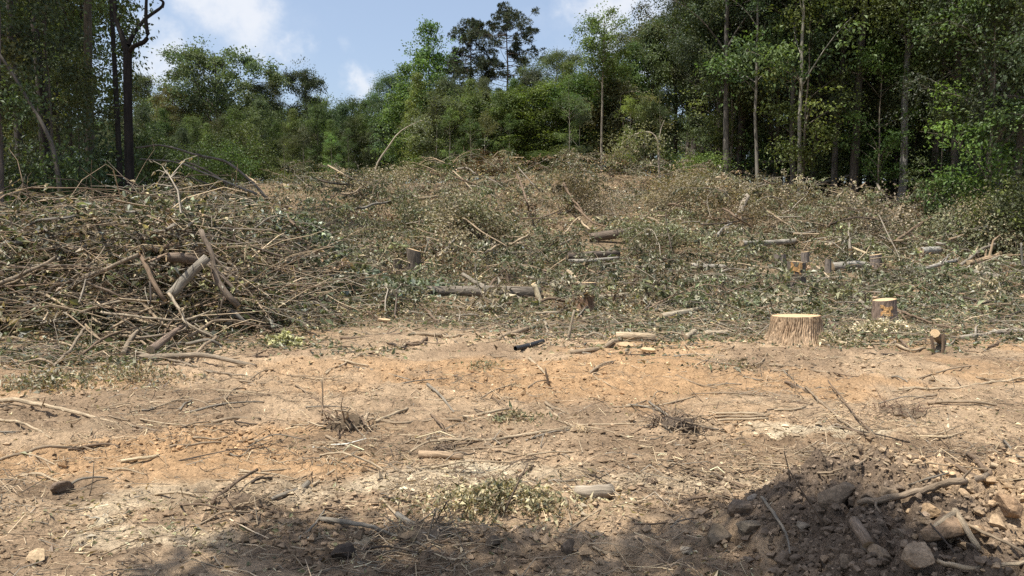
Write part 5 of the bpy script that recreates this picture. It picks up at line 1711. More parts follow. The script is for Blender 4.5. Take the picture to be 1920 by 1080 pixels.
H_ = [
    # left heap
    ('branch', 'long smooth grey branch lying across the top of the heap from the left border', [(-20, 462), (77, 455), (140, 463), (200, 455), (250, 447)], (6, 4), GREY, ''),
    ('branch', 'thick pale branch slanting up from the left border of the heap', [(-20, 545, .5), (40, 515, .5), (107, 482, .4)], (6.5, 4), TAN, ''),
    ('branch', 'stout bent branch with orange snapped tip pointing up right on the heap', [(130, 545, .3), (163, 518, .4), (200, 508, .5), (262, 479, .6)], (7, 5), TAN, 'b'),
    ('branch', 'dark branch hanging down from the orange snapped tip', [(262, 482, .5), (283, 527, .6), (310, 567, .5)], (4.5, 4), BROWN, ''),
    ('log', 'short log with bright cut face turned left on top of the heap', [(313, 487, .3), (345, 490, .25), (380, 498, .1)], (10, 10), (.24, .17, .115), 'a'),
    ('log', 'furrowed grey log leaning against the upright limb in the heap', [(318, 556, .5), (352, 518, .35), (388, 483, .2)], (11, 9.5), (.31, .26, .19), '', 'first'),
    ('branch', 'upright curved broken limb standing out of the heap', [(377, 432, .3), (384, 452, .35), (398, 475, .4), (404, 510, .45), (418, 542, .5), (448, 575, .5)], (6, 8.5), (.24, .18, .125), '', 'last'),
    ('branch', 'second limb running down beside the upright curved one', [(390, 493, .25), (412, 515, .3), (445, 550, .35)], (5.5, 5.5), (.26, .195, .14), '', 'last'),
    ('log', 'pale short log end behind the upright curved limb', [(415, 517), (447, 514, .05)], (10, 10), (.38, .28, .18), 'b'),
    ('branch', 'cream-coloured bent stick zigzagging down the front of the heap', [(317, 553, .6), (340, 587, .7), (353, 607, .7), (403, 636, .4)], (4, 3), PALE, ''),
    ('branch', 'thin pale stick sagging across the front of the heap', [(190, 587, .5), (267, 597, .6), (343, 601, .6), (393, 585, .5)], (3.5, 2.5), PALE, ''),
    ('branch', 'stub of wood standing aslant in the dark hollow of the heap', [(231, 668, .1), (260, 622, .3)], (7, 5), TAN, 'b'),
    ('log', 'broken Y-shaped limb stub in the hollow at the foot of the heap', [(283, 664, .1), (300, 650, .2), (317, 635, .3), (340, 617, .3)], (10, 5), (.3, .21, .145), 'a'),
    ('log', 'smooth tan log lying along the foot of the heap', [(262, 676), (330, 672), (390, 671), (480, 690)], (7, 4.5), TAN, 'a'),
    ('branch', 'thin stick slanting over the tan log at the heap foot', [(253, 662, .1), (333, 680, .1), (400, 700)], (3.5, 2.5), TAN, ''),
    ('branch', 'stick leaning up from the dirt to meet the cream bent stick', [(330, 700), (366, 668, .15), (405, 634, .35)], (3, 3), TAN, ''),
    ('branch', 'level grey stick on the very top of the heap', [(165, 440), (255, 439)], (4.5, 4), GREY, ''),
    ('branch', 'two-coloured bare stick along the heap top, centre', [(240, 451), (300, 446), (358, 442)], (5, 4), PALE, 'b'),
    ('branch', 'dark level branch just above the log with the bright cut face', [(236, 468, .1), (285, 469, .1), (338, 466)], (6, 5), BROWN, ''),
    ('branch', 'thin branch passing over the log with the bright cut face', [(300, 483, .2), (340, 478, .2), (382, 478, .1)], (3, 3), TAN, ''),
    ('branch', 'bare arched branch curving over the back of the heap', [(287, 422), (327, 391, .2), (393, 386, .2), (420, 394), (470, 400)], (4, 2), TAN, ''),
    ('branch', 'blunt pale branch end entering at the left border above the heap', [(-15, 415), (40, 404)], (4.5, 3.5), TAN, 'b'),
    ('branch', 'long thin curved branch rising along the back of the heap', [(-5, 470), (67, 420), (140, 406), (177, 395), (235, 397), (262, 408)], (4, 2), GREY, ''),
    ('branch', 'thin bare twig sticking up at a slant behind the heap', [(177, 395), (195, 372), (218, 345)], (2.5, 1.5), PALE, ''),
    ('branch', 'thin branch reaching right from the heap over the brush', [(405, 463), (457, 457), (513, 449), (563, 436)], (4, 2.5), TAN, ''),
    ('branch', 'forked thin branch rising right of the heap', [(463, 464), (520, 448, .1), (547, 437, .2), (573, 403, .2)], (3.5, 2), PALE, ''),
    ('branch', 'straight level stick right of the upright limb', [(405, 505, .2), (473, 502, .2), (540, 507, .1)], (4, 3), PALE, ''),
    ('branch', 'short pale stick poking up right below the upright limb', [(446, 541, .1), (481, 524, .2)], (4.5, 4), PALE, 'b'),
    ('branch', 'thin leaning stick at the right end of the heap', [(480, 619), (500, 592, .1), (522, 568, .1)], (3, 2.5), TAN, ''),
    ('branch', 'short weathered stub at the right front of the heap', [(430, 586, .1), (468, 611)], (7, 5.5), GREY, 'a'),
    ('branch', 'grey log piece pointing up right at the back of the heap', [(372, 425), (418, 402)], (6, 6), GREY, ''),
    ('branch', 'dark crooked twig dangling in the middle of the heap', [(281, 530, .6), (282, 560, .6), (281, 572, .6)], (2.5, 2), DARK, ''),
    ('branch', 'slanting dark stick in the left middle of the heap', [(155, 528, .3), (200, 548, .4), (240, 562, .4)], (3.5, 3), BROWN, ''),
    ('branch', 'pale branch low in the heap ending in a bare fork', [(150, 588, .4), (200, 572, .5), (240, 566, .5), (272, 567, .5)], (3, 2.5), PALE, ''),
    ('branch', 'curved stick rising from the lower left of the heap', [(90, 700), (130, 660, .1), (150, 628, .3), (160, 615, .4)], (4.5, 3), TAN, ''),
    ('branch', 'thin stick across the heap front above the dark hollow', [(240, 640, .3), (290, 632, .4), (340, 622, .4), (352, 610, .4)], (3.5, 2.5), TAN, ''),
    ('branch', 'bent branch low beside the tan log, reaching right', [(350, 648, .2), (390, 640, .2), (420, 655)], (3.5, 3), GREY, ''),
    ('branch', 'long bare branch along the left shoulder of the heap', [(-10, 490, .2), (60, 505, .3), (130, 500, .3), (180, 515, .3)], (3.5, 2.5), BROWN, ''),
    ('branch', 'thin twig crossing the heap top from lower left to upper right', [(115, 540, .4), (180, 487, .4), (215, 440, .2), (250, 425)], (2.5, 1.5), TAN, ''),
    ('branch', 'thin pale twig leaning up behind the upright limb', [(335, 437), (370, 410, .1), (400, 385, .1)], (2.2, 1.5), PALE, ''),
    ('fallen_sapling', 'uppermost arched bare trunk sweeping down behind the heap', [(255, 277), (307, 273), (367, 290), (423, 303), (467, 337), (503, 374)], (2.2, 4), (.2, .165, .125), '', 22.0),
    ('fallen_sapling', 'second arched bare trunk below the uppermost one behind the heap', [(262, 298), (333, 305), (377, 322), (430, 343), (482, 364)], (2, 3.4), (.3, .25, .19), '', 22.5),
    ('fallen_sapling', 'thin dark arched stem lowest of those behind the heap', [(300, 330), (350, 332), (400, 350), (425, 365)], (1.5, 2.5), (.12, .095, .07), '', 22.0),
    ('fallen_sapling', 'thin forked stem drooping between the arched trunks', [(330, 300), (370, 312), (405, 330), (430, 352)], (1.5, 2.2), (.16, .13, .1), '', 22.6),
    # left dirt
    ('branch', 'pale root-like branch lying in from the left border on the dirt', [(-15, 756), (48, 756), (111, 771), (170, 783), (222, 796)], (5, 2.5), PALE, ''),
    ('stick', 'curved pale stick on the dirt below the root-like branch', [(-10, 789), (41, 795), (96, 823)], (3, 2), PALE, ''),
    ('stick', 'long bowed stick on the orange dirt at the left border', [(-10, 868), (48, 848), (89, 839), (155, 843)], (3.2, 3), TAN, ''),
    ('stick', 'dark stick continuing the long bowed stick on orange dirt', [(155, 840), (190, 836), (224, 840)], (3, 2.5), BROWN, ''),
    ('stick', 'smooth buff stick with blunt ends on the lower left dirt', [(226, 868), (260, 862), (297, 856)], (3.5, 3), CREAM, 'b'),
    ('stick', 'slim straight stick on dirt below the heap foot', [(244, 798), (296, 808), (352, 811)], (2.2, 1.8), TAN, ''),
    ('stick', 'short thick stick on the dirt midway to the frayed root clump', [(396, 796), (437, 788), (489, 787)], (3.5, 2.5), TAN, ''),
    ('stick', 'long thin stick half sunk in the orange dirt', [(318, 840), (392, 832), (455, 830)], (2.5, 2), TAN, ''),
    ('stick', 'stout cut stick pointing up right near the shade edge at left', [(507, 940, .0), (540, 926, .02), (579, 908, .05)], (4, 5), GREY, 'b'),
    ('branch', 'dead branched twig cluster stem near the shade edge at left', [(396, 950), (426, 920, .05), (455, 900, .08), (482, 883, .1)], (4, 3), BROWN, ''),
    ('stick', 'bent root arching over the dead twig cluster', [(338, 945), (345, 948, .1), (390, 948, .08), (440, 965)], (2, 2.5), BROWN, ''),
    ('stick', 'forked pale root beside the dead twig cluster', [(375, 985), (420, 962, .04), (470, 962), (510, 945)], (2.5, 2), TAN, ''),
    ('stick', 'thin curved stick in the shade right of the dead twigs', [(560, 1012), (590, 985, .02), (608, 958, .03)], (2.5, 2), GREY, ''),
    ('stick', 'thin stick lying past the heap foot towards the dirt', [(322, 683), (393, 697), (478, 708)], (3, 2), TAN, ''),
    ('stick', 'thin dead stem standing on the dirt left of the frayed root clump', [(604, 780), (605, 740), (603, 712)], (1.6, 1.2), TAN, '', 'first'),
    ('stick', 'weedy upright dry stem on the lower left dirt', [(168, 930), (174, 900), (176, 868)], (1.6, 1.2), TAN, '', 'first'),
    # centre foreground
    ('stick', 'long stick in the shade pointing right from the centre bottom', [(600, 978), (670, 986), (729, 1002), (800, 1028)], (5.5, 2), GREY, 'a'),
    ('stick', 'long pale bundled stem lying across the centre dirt', [(821, 827), (899, 828), (992, 817), (1068, 804)], (2.6, 3.4), PALE, ''),
    ('stick', 'wavy stick right of the frayed root clump', [(690, 786), (758, 794), (803, 789), (864, 790)], (2.6, 2.6), TAN, ''),
    ('stick', 'short slanting stick crossing the wavy stick', [(703, 794), (764, 768)], (3.2, 2.8), PALE, ''),
    ('stick', 'thin dark twig slanting across the wavy stick end', [(788, 763, .0), (821, 791, .04), (844, 822)], (1.8, 1.8), BROWN, ''),
    ('log', 'short round-ended grey log lying alone on the front dirt', [(1081, 931), (1112, 931), (1146, 930)], (12, 13), (.36, .30, .225), ''),
    ('stick', 'curved stick resting on the wilted leaf heap', [(874, 936, .05), (905, 945, .07), (958, 945, .07), (1026, 922, .04)], (4, 2.5), TAN, ''),
    ('stick', 'dark stick stabbed upright through the wilted leaf heap', [(945, 962, .1), (960, 930, .12), (973, 902, .12), (990, 868, .1)], (3, 1.5), BROWN, '', 'first'),
    ('stick', 'bowed twig arching above the wilted leaf heap', [(935, 890), (970, 866, .05), (1008, 861, .04)], (1.6, 1.2), BROWN, ''),
    ('log', 'half-buried dusty root log in the centre dirt', [(786, 859), (820, 858), (868, 862)], (8, 6), (.42, .3, .19), ''),
    ('stick', 'small pointed stake sticking out of the orange clay', [(1029, 722), (1022, 690)], (3, 1.2), BROWN, '', 'first'),
    ('stick', 'dark-ended stick on the dirt above the long bundled stem', [(868, 783), (907, 778), (953, 769)], (3, 2.4), PALE, ''),
    ('log', 'splintered grey wood chunk in the shade left of the leaf heap', [(745, 968), (784, 997)], (6, 8), GREY, ''),
    ('stick', 'thin straight stem right of the long bundled stem', [(1084, 798), (1184, 796)], (1.8, 1.8), PALE, ''),
    ('stick', 'thin pair stem just under the long bundled stem', [(850, 846), (905, 842), (945, 838)], (2, 1.6), TAN, ''),
    ('stick', 'dark twig lying in the hollow under the bundled stem', [(812, 850), (845, 836, .02), (885, 832)], (2.4, 2), BROWN, ''),
    ('stick', 'long dark twig left of the wilted leaf heap', [(690, 945), (760, 930), (850, 918), (925, 905)], (2, 1.6), BROWN, ''),
    ('stick', 'pale stick pointing into the left side of the leaf heap', [(770, 934), (810, 934), (850, 938)], (3, 2.5), PALE, ''),
    ('stick', 'upright splinter at the shaded left foot of the leaf heap', [(799, 1020), (808, 985), (817, 955)], (2.5, 2), TAN, '', 'first'),
    ('stick', 'bowed pale stick on the dirt below the frayed root clump', [(600, 856), (640, 850), (680, 862), (722, 885)], (2.2, 2), PALE, ''),
    ('stick', 'short pale stick beside the frayed root clump foot', [(612, 820), (640, 832), (657, 843)], (3, 2.8), TAN, ''),
    ('stick', 'dark root piece with frayed fibres at the shade edge right of the short log', [(1270, 945), (1300, 936), (1345, 932)], (4, 2.5), BROWN, ''),
    # right foreground
    ('branch', 'bent bare branch half buried along the crest of the dirt mound', [(1610, 948, .02), (1660, 940, .03), (1706, 932, .04), (1760, 916, .05), (1800, 906, .04), (1850, 896, .02)], (5.5, 6), (.29, .22, .15), ''),
    ('root', 'left prong of the pale forked root on the mound', [(1741, 1000, .05), (1765, 982, .07), (1793, 964, .07)], (4.5, 6), PALE, ''),
    ('root', 'right prong of the pale forked root ending in frayed fibres', [(1790, 962, .07), (1808, 990, .09), (1822, 1015, .1), (1836, 1034, .1)], (6, 5), PALE, ''),
    ('log', 'earth-caked log chunk sticking out of the mound face', [(1602, 985, .0), (1614, 1006, .01), (1628, 1030, .02)], (10, 11), (.27, .2, .14), ''),
    ('stick', 'thin root curling right from the forked root', [(1813, 987, .04), (1873, 1013, .04), (1925, 1045, .03)], (3.5, 2.5), TAN, ''),
    ('stick', 'long pale stick at the lower right corner of the mound', [(1758, 1056, .03), (1828, 1069, .03), (1930, 1052, .03)], (4.5, 3.5), PALE, ''),
    ('stick', 'stout pale stick entering at the right border above the mound', [(1857, 874), (1935, 878)], (4.5, 4.5), PALE, 'a'),
    ('stick', 'bow-shaped thin stick on the dirt before the mound', [(1500, 880), (1535, 888), (1569, 886), (1600, 876), (1624, 861)], (1.6, 2.4), TAN, ''),
    ('stick', 'long slender cane slanting over the dirt right of the root clump', [(1510, 728, .05), (1576, 787, .1), (1638, 830)], (2, 2.4), TAN, ''),
    ('stick', 'second slender cane crossing near the slanting cane', [(1553, 715, .1), (1600, 775, .1), (1650, 828)], (1.4, 1.8), BROWN, ''),
    ('stick', 'uppermost of the bundled stems right of the dark root clump', [(1336, 778), (1390, 777), (1446, 779)], (2.4, 2.2), PALE, ''),
    ('stick', 'middle one of the bundled stems right of the dark root clump', [(1340, 784), (1395, 783), (1440, 783)], (2.4, 2.2), TAN, ''),
    ('stick', 'lowest of the bundled stems right of the dark root clump', [(1345, 790), (1400, 788), (1440, 786)], (2.6, 2), PALE, ''),
    ('stick', 'long thin pole lying towards the right border above the dry weed', [(1684, 731), (1799, 728), (1860, 718), (1930, 710)], (2.6, 2.4), PALE, ''),
    ('stick', 'thick stick lying right of the dry weed', [(1739, 759), (1806, 756), (1869, 762)], (3, 2.4), TAN, ''),
    ('stick', 'short thick stick just above the one right of the dry weed', [(1710, 749), (1755, 743)], (3.4, 3), TAN, ''),
    ('stick', 'pale stick at the litter edge below the big ridged stump', [(1443, 687), (1502, 693), (1556, 700)], (3, 2.4), TAN, ''),
    ('stick', 'left one of two dark sticks lying before the mound', [(1287, 885), (1354, 910), (1393, 918)], (2.2, 2), BROWN, ''),
    ('stick', 'right one of two dark sticks lying before the mound', [(1332, 887), (1366, 903), (1397, 917)], (2.2, 3), BROWN, ''),
    ('stick', 'thin red-brown stem standing on the left slope of the mound', [(1545, 995, .05), (1530, 960, .05), (1500, 915, .05), (1478, 880, .05)], (2.4, 1.4), BROWN, '', 'first'),
    ('stick', 'thin stem standing beside the wedge-shaped clod', [(1482, 905), (1476, 870), (1470, 845)], (1.4, 1), BROWN, '', 'first'),
    ('stick', 'crooked thin root running down the mound left slope', [(1428, 935, .03), (1455, 970, .04), (1475, 1005, .04), (1482, 1040, .03)], (3.4, 1.8), GREY, ''),
    ('stick', 'dark thin stem hanging over the largest brown block', [(1723, 960, .06), (1755, 995, .1), (1790, 1040, .1)], (1.6, 1.6), DARK, ''),
    ('stick', 'wood splinter block buried at the upper right of the mound', [(1788, 905, .02), (1786, 888, .03)], (5, 5), GREY, 'b', 'first'),
    ('branch', 'rough twisted root at the upper right of the mound', [(1772, 865), (1810, 888, .03), (1850, 905)], (4, 5), BROWN, ''),
    ('stick', 'dark root sticking out at the right end of the mound crest', [(1815, 855), (1840, 878), (1852, 895)], (4, 5), BROWN, ''),
    # middle
    ('stick', 'single upright bare stick standing in the middle debris', [(1065, 637), (1071, 608), (1077, 581)], (3.6, 3.2), PALE, 'b', 'first'),
    ('stick', 'whitish split post leaning at the end of the long fallen log', [(1018, 576), (1008, 553), (1000, 532)], (5, 5), (.68, .56, .36), 'b', 'first'),
    ('log', 'long thick fallen log with orange end in the middle brush', [(800, 550), (860, 551), (920, 552), (1014, 557)], (9, 12), (.19, .16, .125), 'b'),
    ('log', 'dark log with upraised cut end on the brush slope', [(1104, 450, .1), (1145, 444, .15), (1192, 438, .3)], (8, 9.5), (.16, .125, .095), 'b'),
    ('log', 'dark log lying just above the whitish pole on the slope', [(1060, 485), (1110, 482), (1158, 480)], (7, 7), (.15, .12, .095), ''),
    ('log', 'thin whitish pole below the dark log on the slope', [(1068, 491), (1110, 490), (1160, 486)], (3.4, 3.4), BIRCH, ''),
    ('branch', 'straight branch slanting down right before the long fallen log', [(868, 518, .1), (923, 548, .1), (995, 571)], (4, 4), GREY, ''),
    ('branch', 'dark bent branch reaching towards the twin stumps', [(975, 502), (1023, 513), (1072, 520)], (3.4, 3), BROWN, ''),
    ('branch', 'pale broken branch leaning onto the twin stumps', [(1065, 512, .2), (1078, 522, .3), (1092, 542, .3)], (4, 3.2), PALE, ''),
    ('stick', 'stout stick on the debris left of the black hose', [(932, 641), (960, 630), (988, 620)], (4.6, 4.6), TAN, 'b'),
    ('log', 'pale barked log pointing right below the debris slope', [(1240, 597), (1280, 588), (1325, 580)], (6, 4), (.45, .38, .27), 'a'),
    ('log', 'smooth cut log with round brown end facing left behind the slabs', [(1155, 637), (1190, 636), (1228, 638)], (8.5, 6.5), (.48, .37, .24), 'a'),
    ('branch', 'long crooked branch in front of the cut log and slabs', [(1067, 665), (1123, 658), (1142, 648), (1165, 642)], (5, 4.5), TAN, 'a'),
    ('stick', 'pale short stick left of the upright bare stick, lying flat', [(1003, 590), (1047, 589)], (4, 4.5), PALE, 'b'),
    ('branch', 'dark thin branch running to the low reddish stump', [(985, 580), (1027, 563), (1050, 565), (1080, 567)], (2.6, 3.2), BROWN, ''),
    ('log', 'log with yellow splintered end right of the twin stumps', [(1117, 563), (1140, 560), (1172, 556)], (6, 4.5), (.33, .28, .2), 'a'),
    ('branch', 'long level stick at the dirt edge left of centre', [(638, 636), (697, 632), (752, 630)], (3.4, 3), BROWN, ''),
    ('branch', 'stick crossing down from the level stick at the dirt edge', [(748, 610), (785, 630), (828, 632)], (3, 3.6), TAN, ''),
    ('branch', 'crooked dark stick on the dirt below the level stick', [(755, 648), (785, 648), (800, 636)], (3, 3), BROWN, ''),
    ('stick', 'thin bare sapling stem rising from the slope left of the upraised log', [(1047, 457), (1073, 420, .2), (1097, 400, .2)], (2, 1), PALE, ''),
    ('stick', 'curved pale stem on the slope right of the upraised log', [(1240, 462), (1243, 438, .1), (1253, 418, .2), (1284, 408, .2)], (2, 1.4), PALE, ''),
    ('branch', 'grey pole on the upper slope, left of centre', [(767, 379), (795, 374), (825, 369)], (3, 2.4), TAN, ''),
    ('branch', 'long thin pole slanting up the slope behind the heap', [(655, 397), (713, 383), (772, 364)], (3.4, 2.2), GREY, ''),
    ('stick', 'thin pale stick low before the upright bare stick', [(1092, 600), (1130, 596)], (2.6, 2.4), PALE, ''),
    ('stick', 'short thick pale stick at the left of the upright bare stick', [(1022, 606), (1028, 628)], (3.4, 4), PALE, ''),
    ('stick', 'angled pale root right of the upright bare stick', [(1092, 638), (1112, 626), (1128, 632), (1146, 642)], (4, 2.8), PALE, ''),
    # right middle
    ('branch', 'long grey branch lying in from the right border behind the propped log', [(1797, 637), (1877, 628), (1940, 622)], (4.6, 5), (.36, .31, .24), 'a'),
    ('branch', 'thin dark stem leaning from the chip-ringed stump down to the right', [(1658, 574, .25), (1727, 600, .15), (1812, 629)], (2.6, 2), BROWN, ''),
    ('branch', 'short stick with pale cut end left of the chip-ringed stump', [(1603, 562), (1634, 583)], (4.4, 3.4), GREY, 'a'),
    ('log', 'pale pole end lying on the brush near the right border', [(1738, 458), (1775, 459)], (3.4, 3), BIRCH, 'a'),
    ('log', 'splintered bright broken trunk at the right border', [(1840, 452), (1880, 449), (1935, 446)], (5, 7), (.6, .48, .3), ''),
    ('branch', 'brown broken branch rising to a snapped tip near the right border', [(1815, 496), (1845, 489, .1), (1875, 479, .2)], (5, 4.6), (.33, .24, .15), 'b'),
    ('branch', 'whitish branch lying left of the brown snapped branch', [(1700, 515), (1737, 504), (1795, 491)], (3, 4), BIRCH, ''),
    ('log', 'mottled pole lying below the brown snapped branch', [(1795, 507), (1835, 514), (1882, 523)], (5.4, 4.4), (.34, .3, .23), 'a'),
    ('log', 'grey log piece pointing up the slope below the right wood', [(1386, 405), (1393, 388), (1401, 371)], (5.4, 5.4), (.33, .28, .22), ''),
    ('stick', 'white curved stem on the brush below the slope log piece', [(1343, 452), (1350, 437), (1358, 427), (1374, 419)], (2.4, 1.6), BIRCH, ''),
    ('log', 'white-grey pole lying in the brush left of the orange-sided stump', [(1390, 459), (1440, 458), (1492, 455)], (5.4, 5), BIRCH, ''),
    ('log', 'pale pole half buried in leaves right of the twin stumps', [(1296, 501), (1330, 503), (1370, 504)], (5.4, 5), BIRCH, ''),
    ('log', 'pale grey log end among stumps right of the orange-sided stump', [(1560, 505), (1600, 500), (1625, 500)], (8, 6), BIRCH, 'a'),
    ('log', 'broken grey trunk piece lying in brush near the right border', [(1725, 475), (1760, 473)], (7, 7.5), (.38, .36, .31), 'a'),
    ('log', 'pale pole lying at the foot of the right wood', [(1743, 382), (1775, 375), (1802, 369)], (3.4, 2.8), BIRCH, ''),
    ('stick', 'bright splinter leaning on the grey stump', [(1590, 464, .1), (1612, 470, .2), (1634, 482, .1)], (2.6, 2.4), CREAM, ''),
    ('log', 'short whitish log on the litter left of the big ridged stump', [(1320, 629), (1364, 627)], (5, 5), (.52, .42, .29), 'b'),
    ('log', 'second short pale log touching the whitish one', [(1285, 637), (1303, 625)], (5, 5), (.4, .33, .23), ''),
    ('branch', 'thick dead branch leaning by the right side of the big ridged stump', [(1557, 608, .1), (1580, 637)], (4, 3.4), BROWN, ''),
    ('log', 'short round stick lying against the foot of the big ridged stump', [(1515, 639), (1532, 634)], (5.4, 5), (.4, .33, .25), 'a'),
    ('branch', 'long bent branch lying in the litter above the chip-ringed stump', [(1592, 560), (1620, 551), (1650, 551), (1690, 556)], (2.6, 2), GREY, ''),
    ('branch', 'pale stick laid across the grey stump left of the orange-sided one', [(1452, 492, .25), (1471, 486, .25)], (2.4, 2.4), BIRCH, ''),
    ('log', 'fallen grey trunk lying level inside the right wood', [(1427, 304), (1520, 300), (1615, 298)], (2.4, 2), (.26, .23, .19), '', 41.0),
    ('log', 'leaning pale dead trunk on the floor of the right wood', [(1525, 348), (1560, 338), (1592, 329)], (3, 2.4), (.3, .27, .22), '', 38.0),
    ('log', 'dark fallen trunk at the edge of the right wood', [(1390, 352), (1415, 348), (1440, 342)], (4, 3.4), (.16, .13, .1), '', 39.0),
    ('branch', 'long pole lying in the brush towards the right border', [(1880, 428), (1900, 436), (1935, 418)], (2.4, 2), BROWN, ''),
    ('branch', 'thin grey pole slanting up near the right border brush', [(1800, 500, .1), (1840, 470, .2), (1872, 456, .2)], (3, 2.4), GREY, ''),
    ('stick', 'short upright dead stem at the right border', [(1918, 508), (1916, 480), (1915, 455)], (3, 2.6), GREY, '', 'first'),
    ('log', 'level pale stick near the right border below the snapped branch', [(1865, 496), (1910, 497)], (3, 3), BIRCH, ''),
]
for h in H_:
    nm, lab, pts, r, c, cut = h[:6]
    if 'heap' in lab or 'upright' in lab:
        r = (r[0] * (.9 if nm == 'log' else .74), r[1] * (.9 if nm == 'log' else .7))
        c = tuple(np.array(c) * (.82, .86, .92))
    wd = M_WOODO if ('orange end' in lab or 'orange snapped tip p' in lab) else M_WOOD if any(q in lab for q in ('bright', 'round brown', 'split post', 'splinter')) else M_OLDW
    branch(nm, lab, pts, r, c, {'fallen_sapling': 'sapling'}.get(nm, nm), cut=cut, depth=h[6] if len(h) > 6 else None, S=16 if nm == 'log' else 8,
           wood=wd, wob=.07 if nm == 'log' else .15 if len(h) > 6 else .45, twigs=0 if nm in ('log', 'root') else None, leafy=0)


# log propped on two bark legs, its round cut face towards the viewer
def propped_log():
    t = hit_t(1758, 662, hbase)
    q = t / F
    b = at_t(1758, 662, t)
    c = at_t(1753, 625, t)
    r = put('propped_log', None, label='log end with bright round cut face propped up on two dark legs', cat='log', loc=(b[0], b[1], b[2]))
    e = c + nrm(pix_dir(1753, 625)) * .9 + np.array([.10, 0, -.12])
    P = spline([c, (c + e) / 2, e], 8) - b
    V, Q, U = tubes(P[None], np.full((1, 8), 8.2 * q), 16)
    put('log_body', make_mesh('propped_body', V, [(Q, 0)], [M_TRUNK], smooth=True, vec=U), r, color=(.2, .16, .12))
    T0 = nrm(P[0] - P[1])
    dv, dq, dt, du = end_disc(P[0] + T0 * .004, T0, 8.2 * q, 18, 3)
    put('cut_face', make_mesh('cut_face', dv, [(dq, 0), (dt, 0)], [M_WOOD], vec=du), r)
    for (x0, y0, x1, y1) in ((1746, 630, 1750, 672), (1768, 626, 1766, 672)):
        L0, L1 = at_t(x0, y0, t - .02) - b, at_t(x1, y1, t - .02) - b
        V, Q, U = tubes(spline([L0, (L0 + L1) / 2 + np.array([.01, 0, 0]), L1], 6)[None], np.full((1, 6), 3.0 * q), 8)
        put('leg', make_mesh('prop_leg', V, [(Q, 0)], [M_BARK], smooth=True, vec=U), r, color=BROWN)


propped_log()


def slab(px, py, w, h, label, tilt, rz):
    t = hit_t(px, py, hbase)
    p = at_t(px, py, t)
    q = t / F
    a, b, th = w * q / 2, h * q * .75, .028
    o = [(-a, -b * .12), (-a * .8, -b * .42), (-a * .1, -b * .5), (a * .62, -b * .46), (a, -b * .3), (a * .9, b * .3), (a * .2, b * .5), (-a * .6, b * .34)]
    n = len(o)
    V = np.array([(x, y, 0) for x, y in o] + [(x * .94, y * .94, th) for x, y in o])
    j = np.arange(n)
    me = make_mesh('slab', V, [(np.stack([j, (j + 1) % n, n + (j + 1) % n, n + j], -1), 0), (np.array([np.arange(n)[::-1]]), 0), (np.array([np.arange(n) + n]), 0)], [M_WOOD], vec=V * 3)
    put('split_wood', me, label=label, cat='wood slab', loc=(p[0], p[1], float(hground(p[0], p[1])) + .05), rot=(tilt, .1, rz))


slab(1171, 655, 36, 16, 'split pale wood slab tilted against the crooked branch', .75, .35)
slab(1214, 663, 30, 14, 'flat pale wood slab right of the tilted one', .5, .05)
slab(720, 608, 26, 9, 'pale wood chip slab on the litter right of the heap', .4, .1)


def hose():
    pts = [(966, 659), (985, 655), (1003, 650), (1018, 645)]
    P = np.array([hit(a, b, hbase) + np.array([0, 0, .04]) for a, b in pts])
    k = 46
    C = spline(P, k)
    R = .030 * (1 + .24 * np.sin(np.arange(k) * 2.1))
    V, Q, U = tubes((C - P[0])[None], R[None], 12)
    m, nt, out = mat('black_plastic')
    p = N(nt, 'ShaderNodeBsdfPrincipled')
    n_ = N(nt, 'ShaderNodeTexNoise', inp={'Scale': 30.0})
    r_ = N(nt, 'ShaderNodeMapRange')
    r_.inputs['To Min'].default_value = .012
    r_.inputs['To Max'].default_value = .04
    L(nt, n_.outputs['Fac'], r_.inputs['Value'])
    L(nt, r_.outputs[0], p.inputs['Base Color'])
    p.inputs['Roughness'].default_value = .5
    L(nt, p.outputs[0], out.inputs[0])
    put('ribbed_hose', make_mesh('ribbed_hose', V, [(Q, 0)], [m], smooth=True, vec=U), label='short piece of black ribbed hose on the dirt edge', cat='hose', loc=tuple(P[0]))


hose()


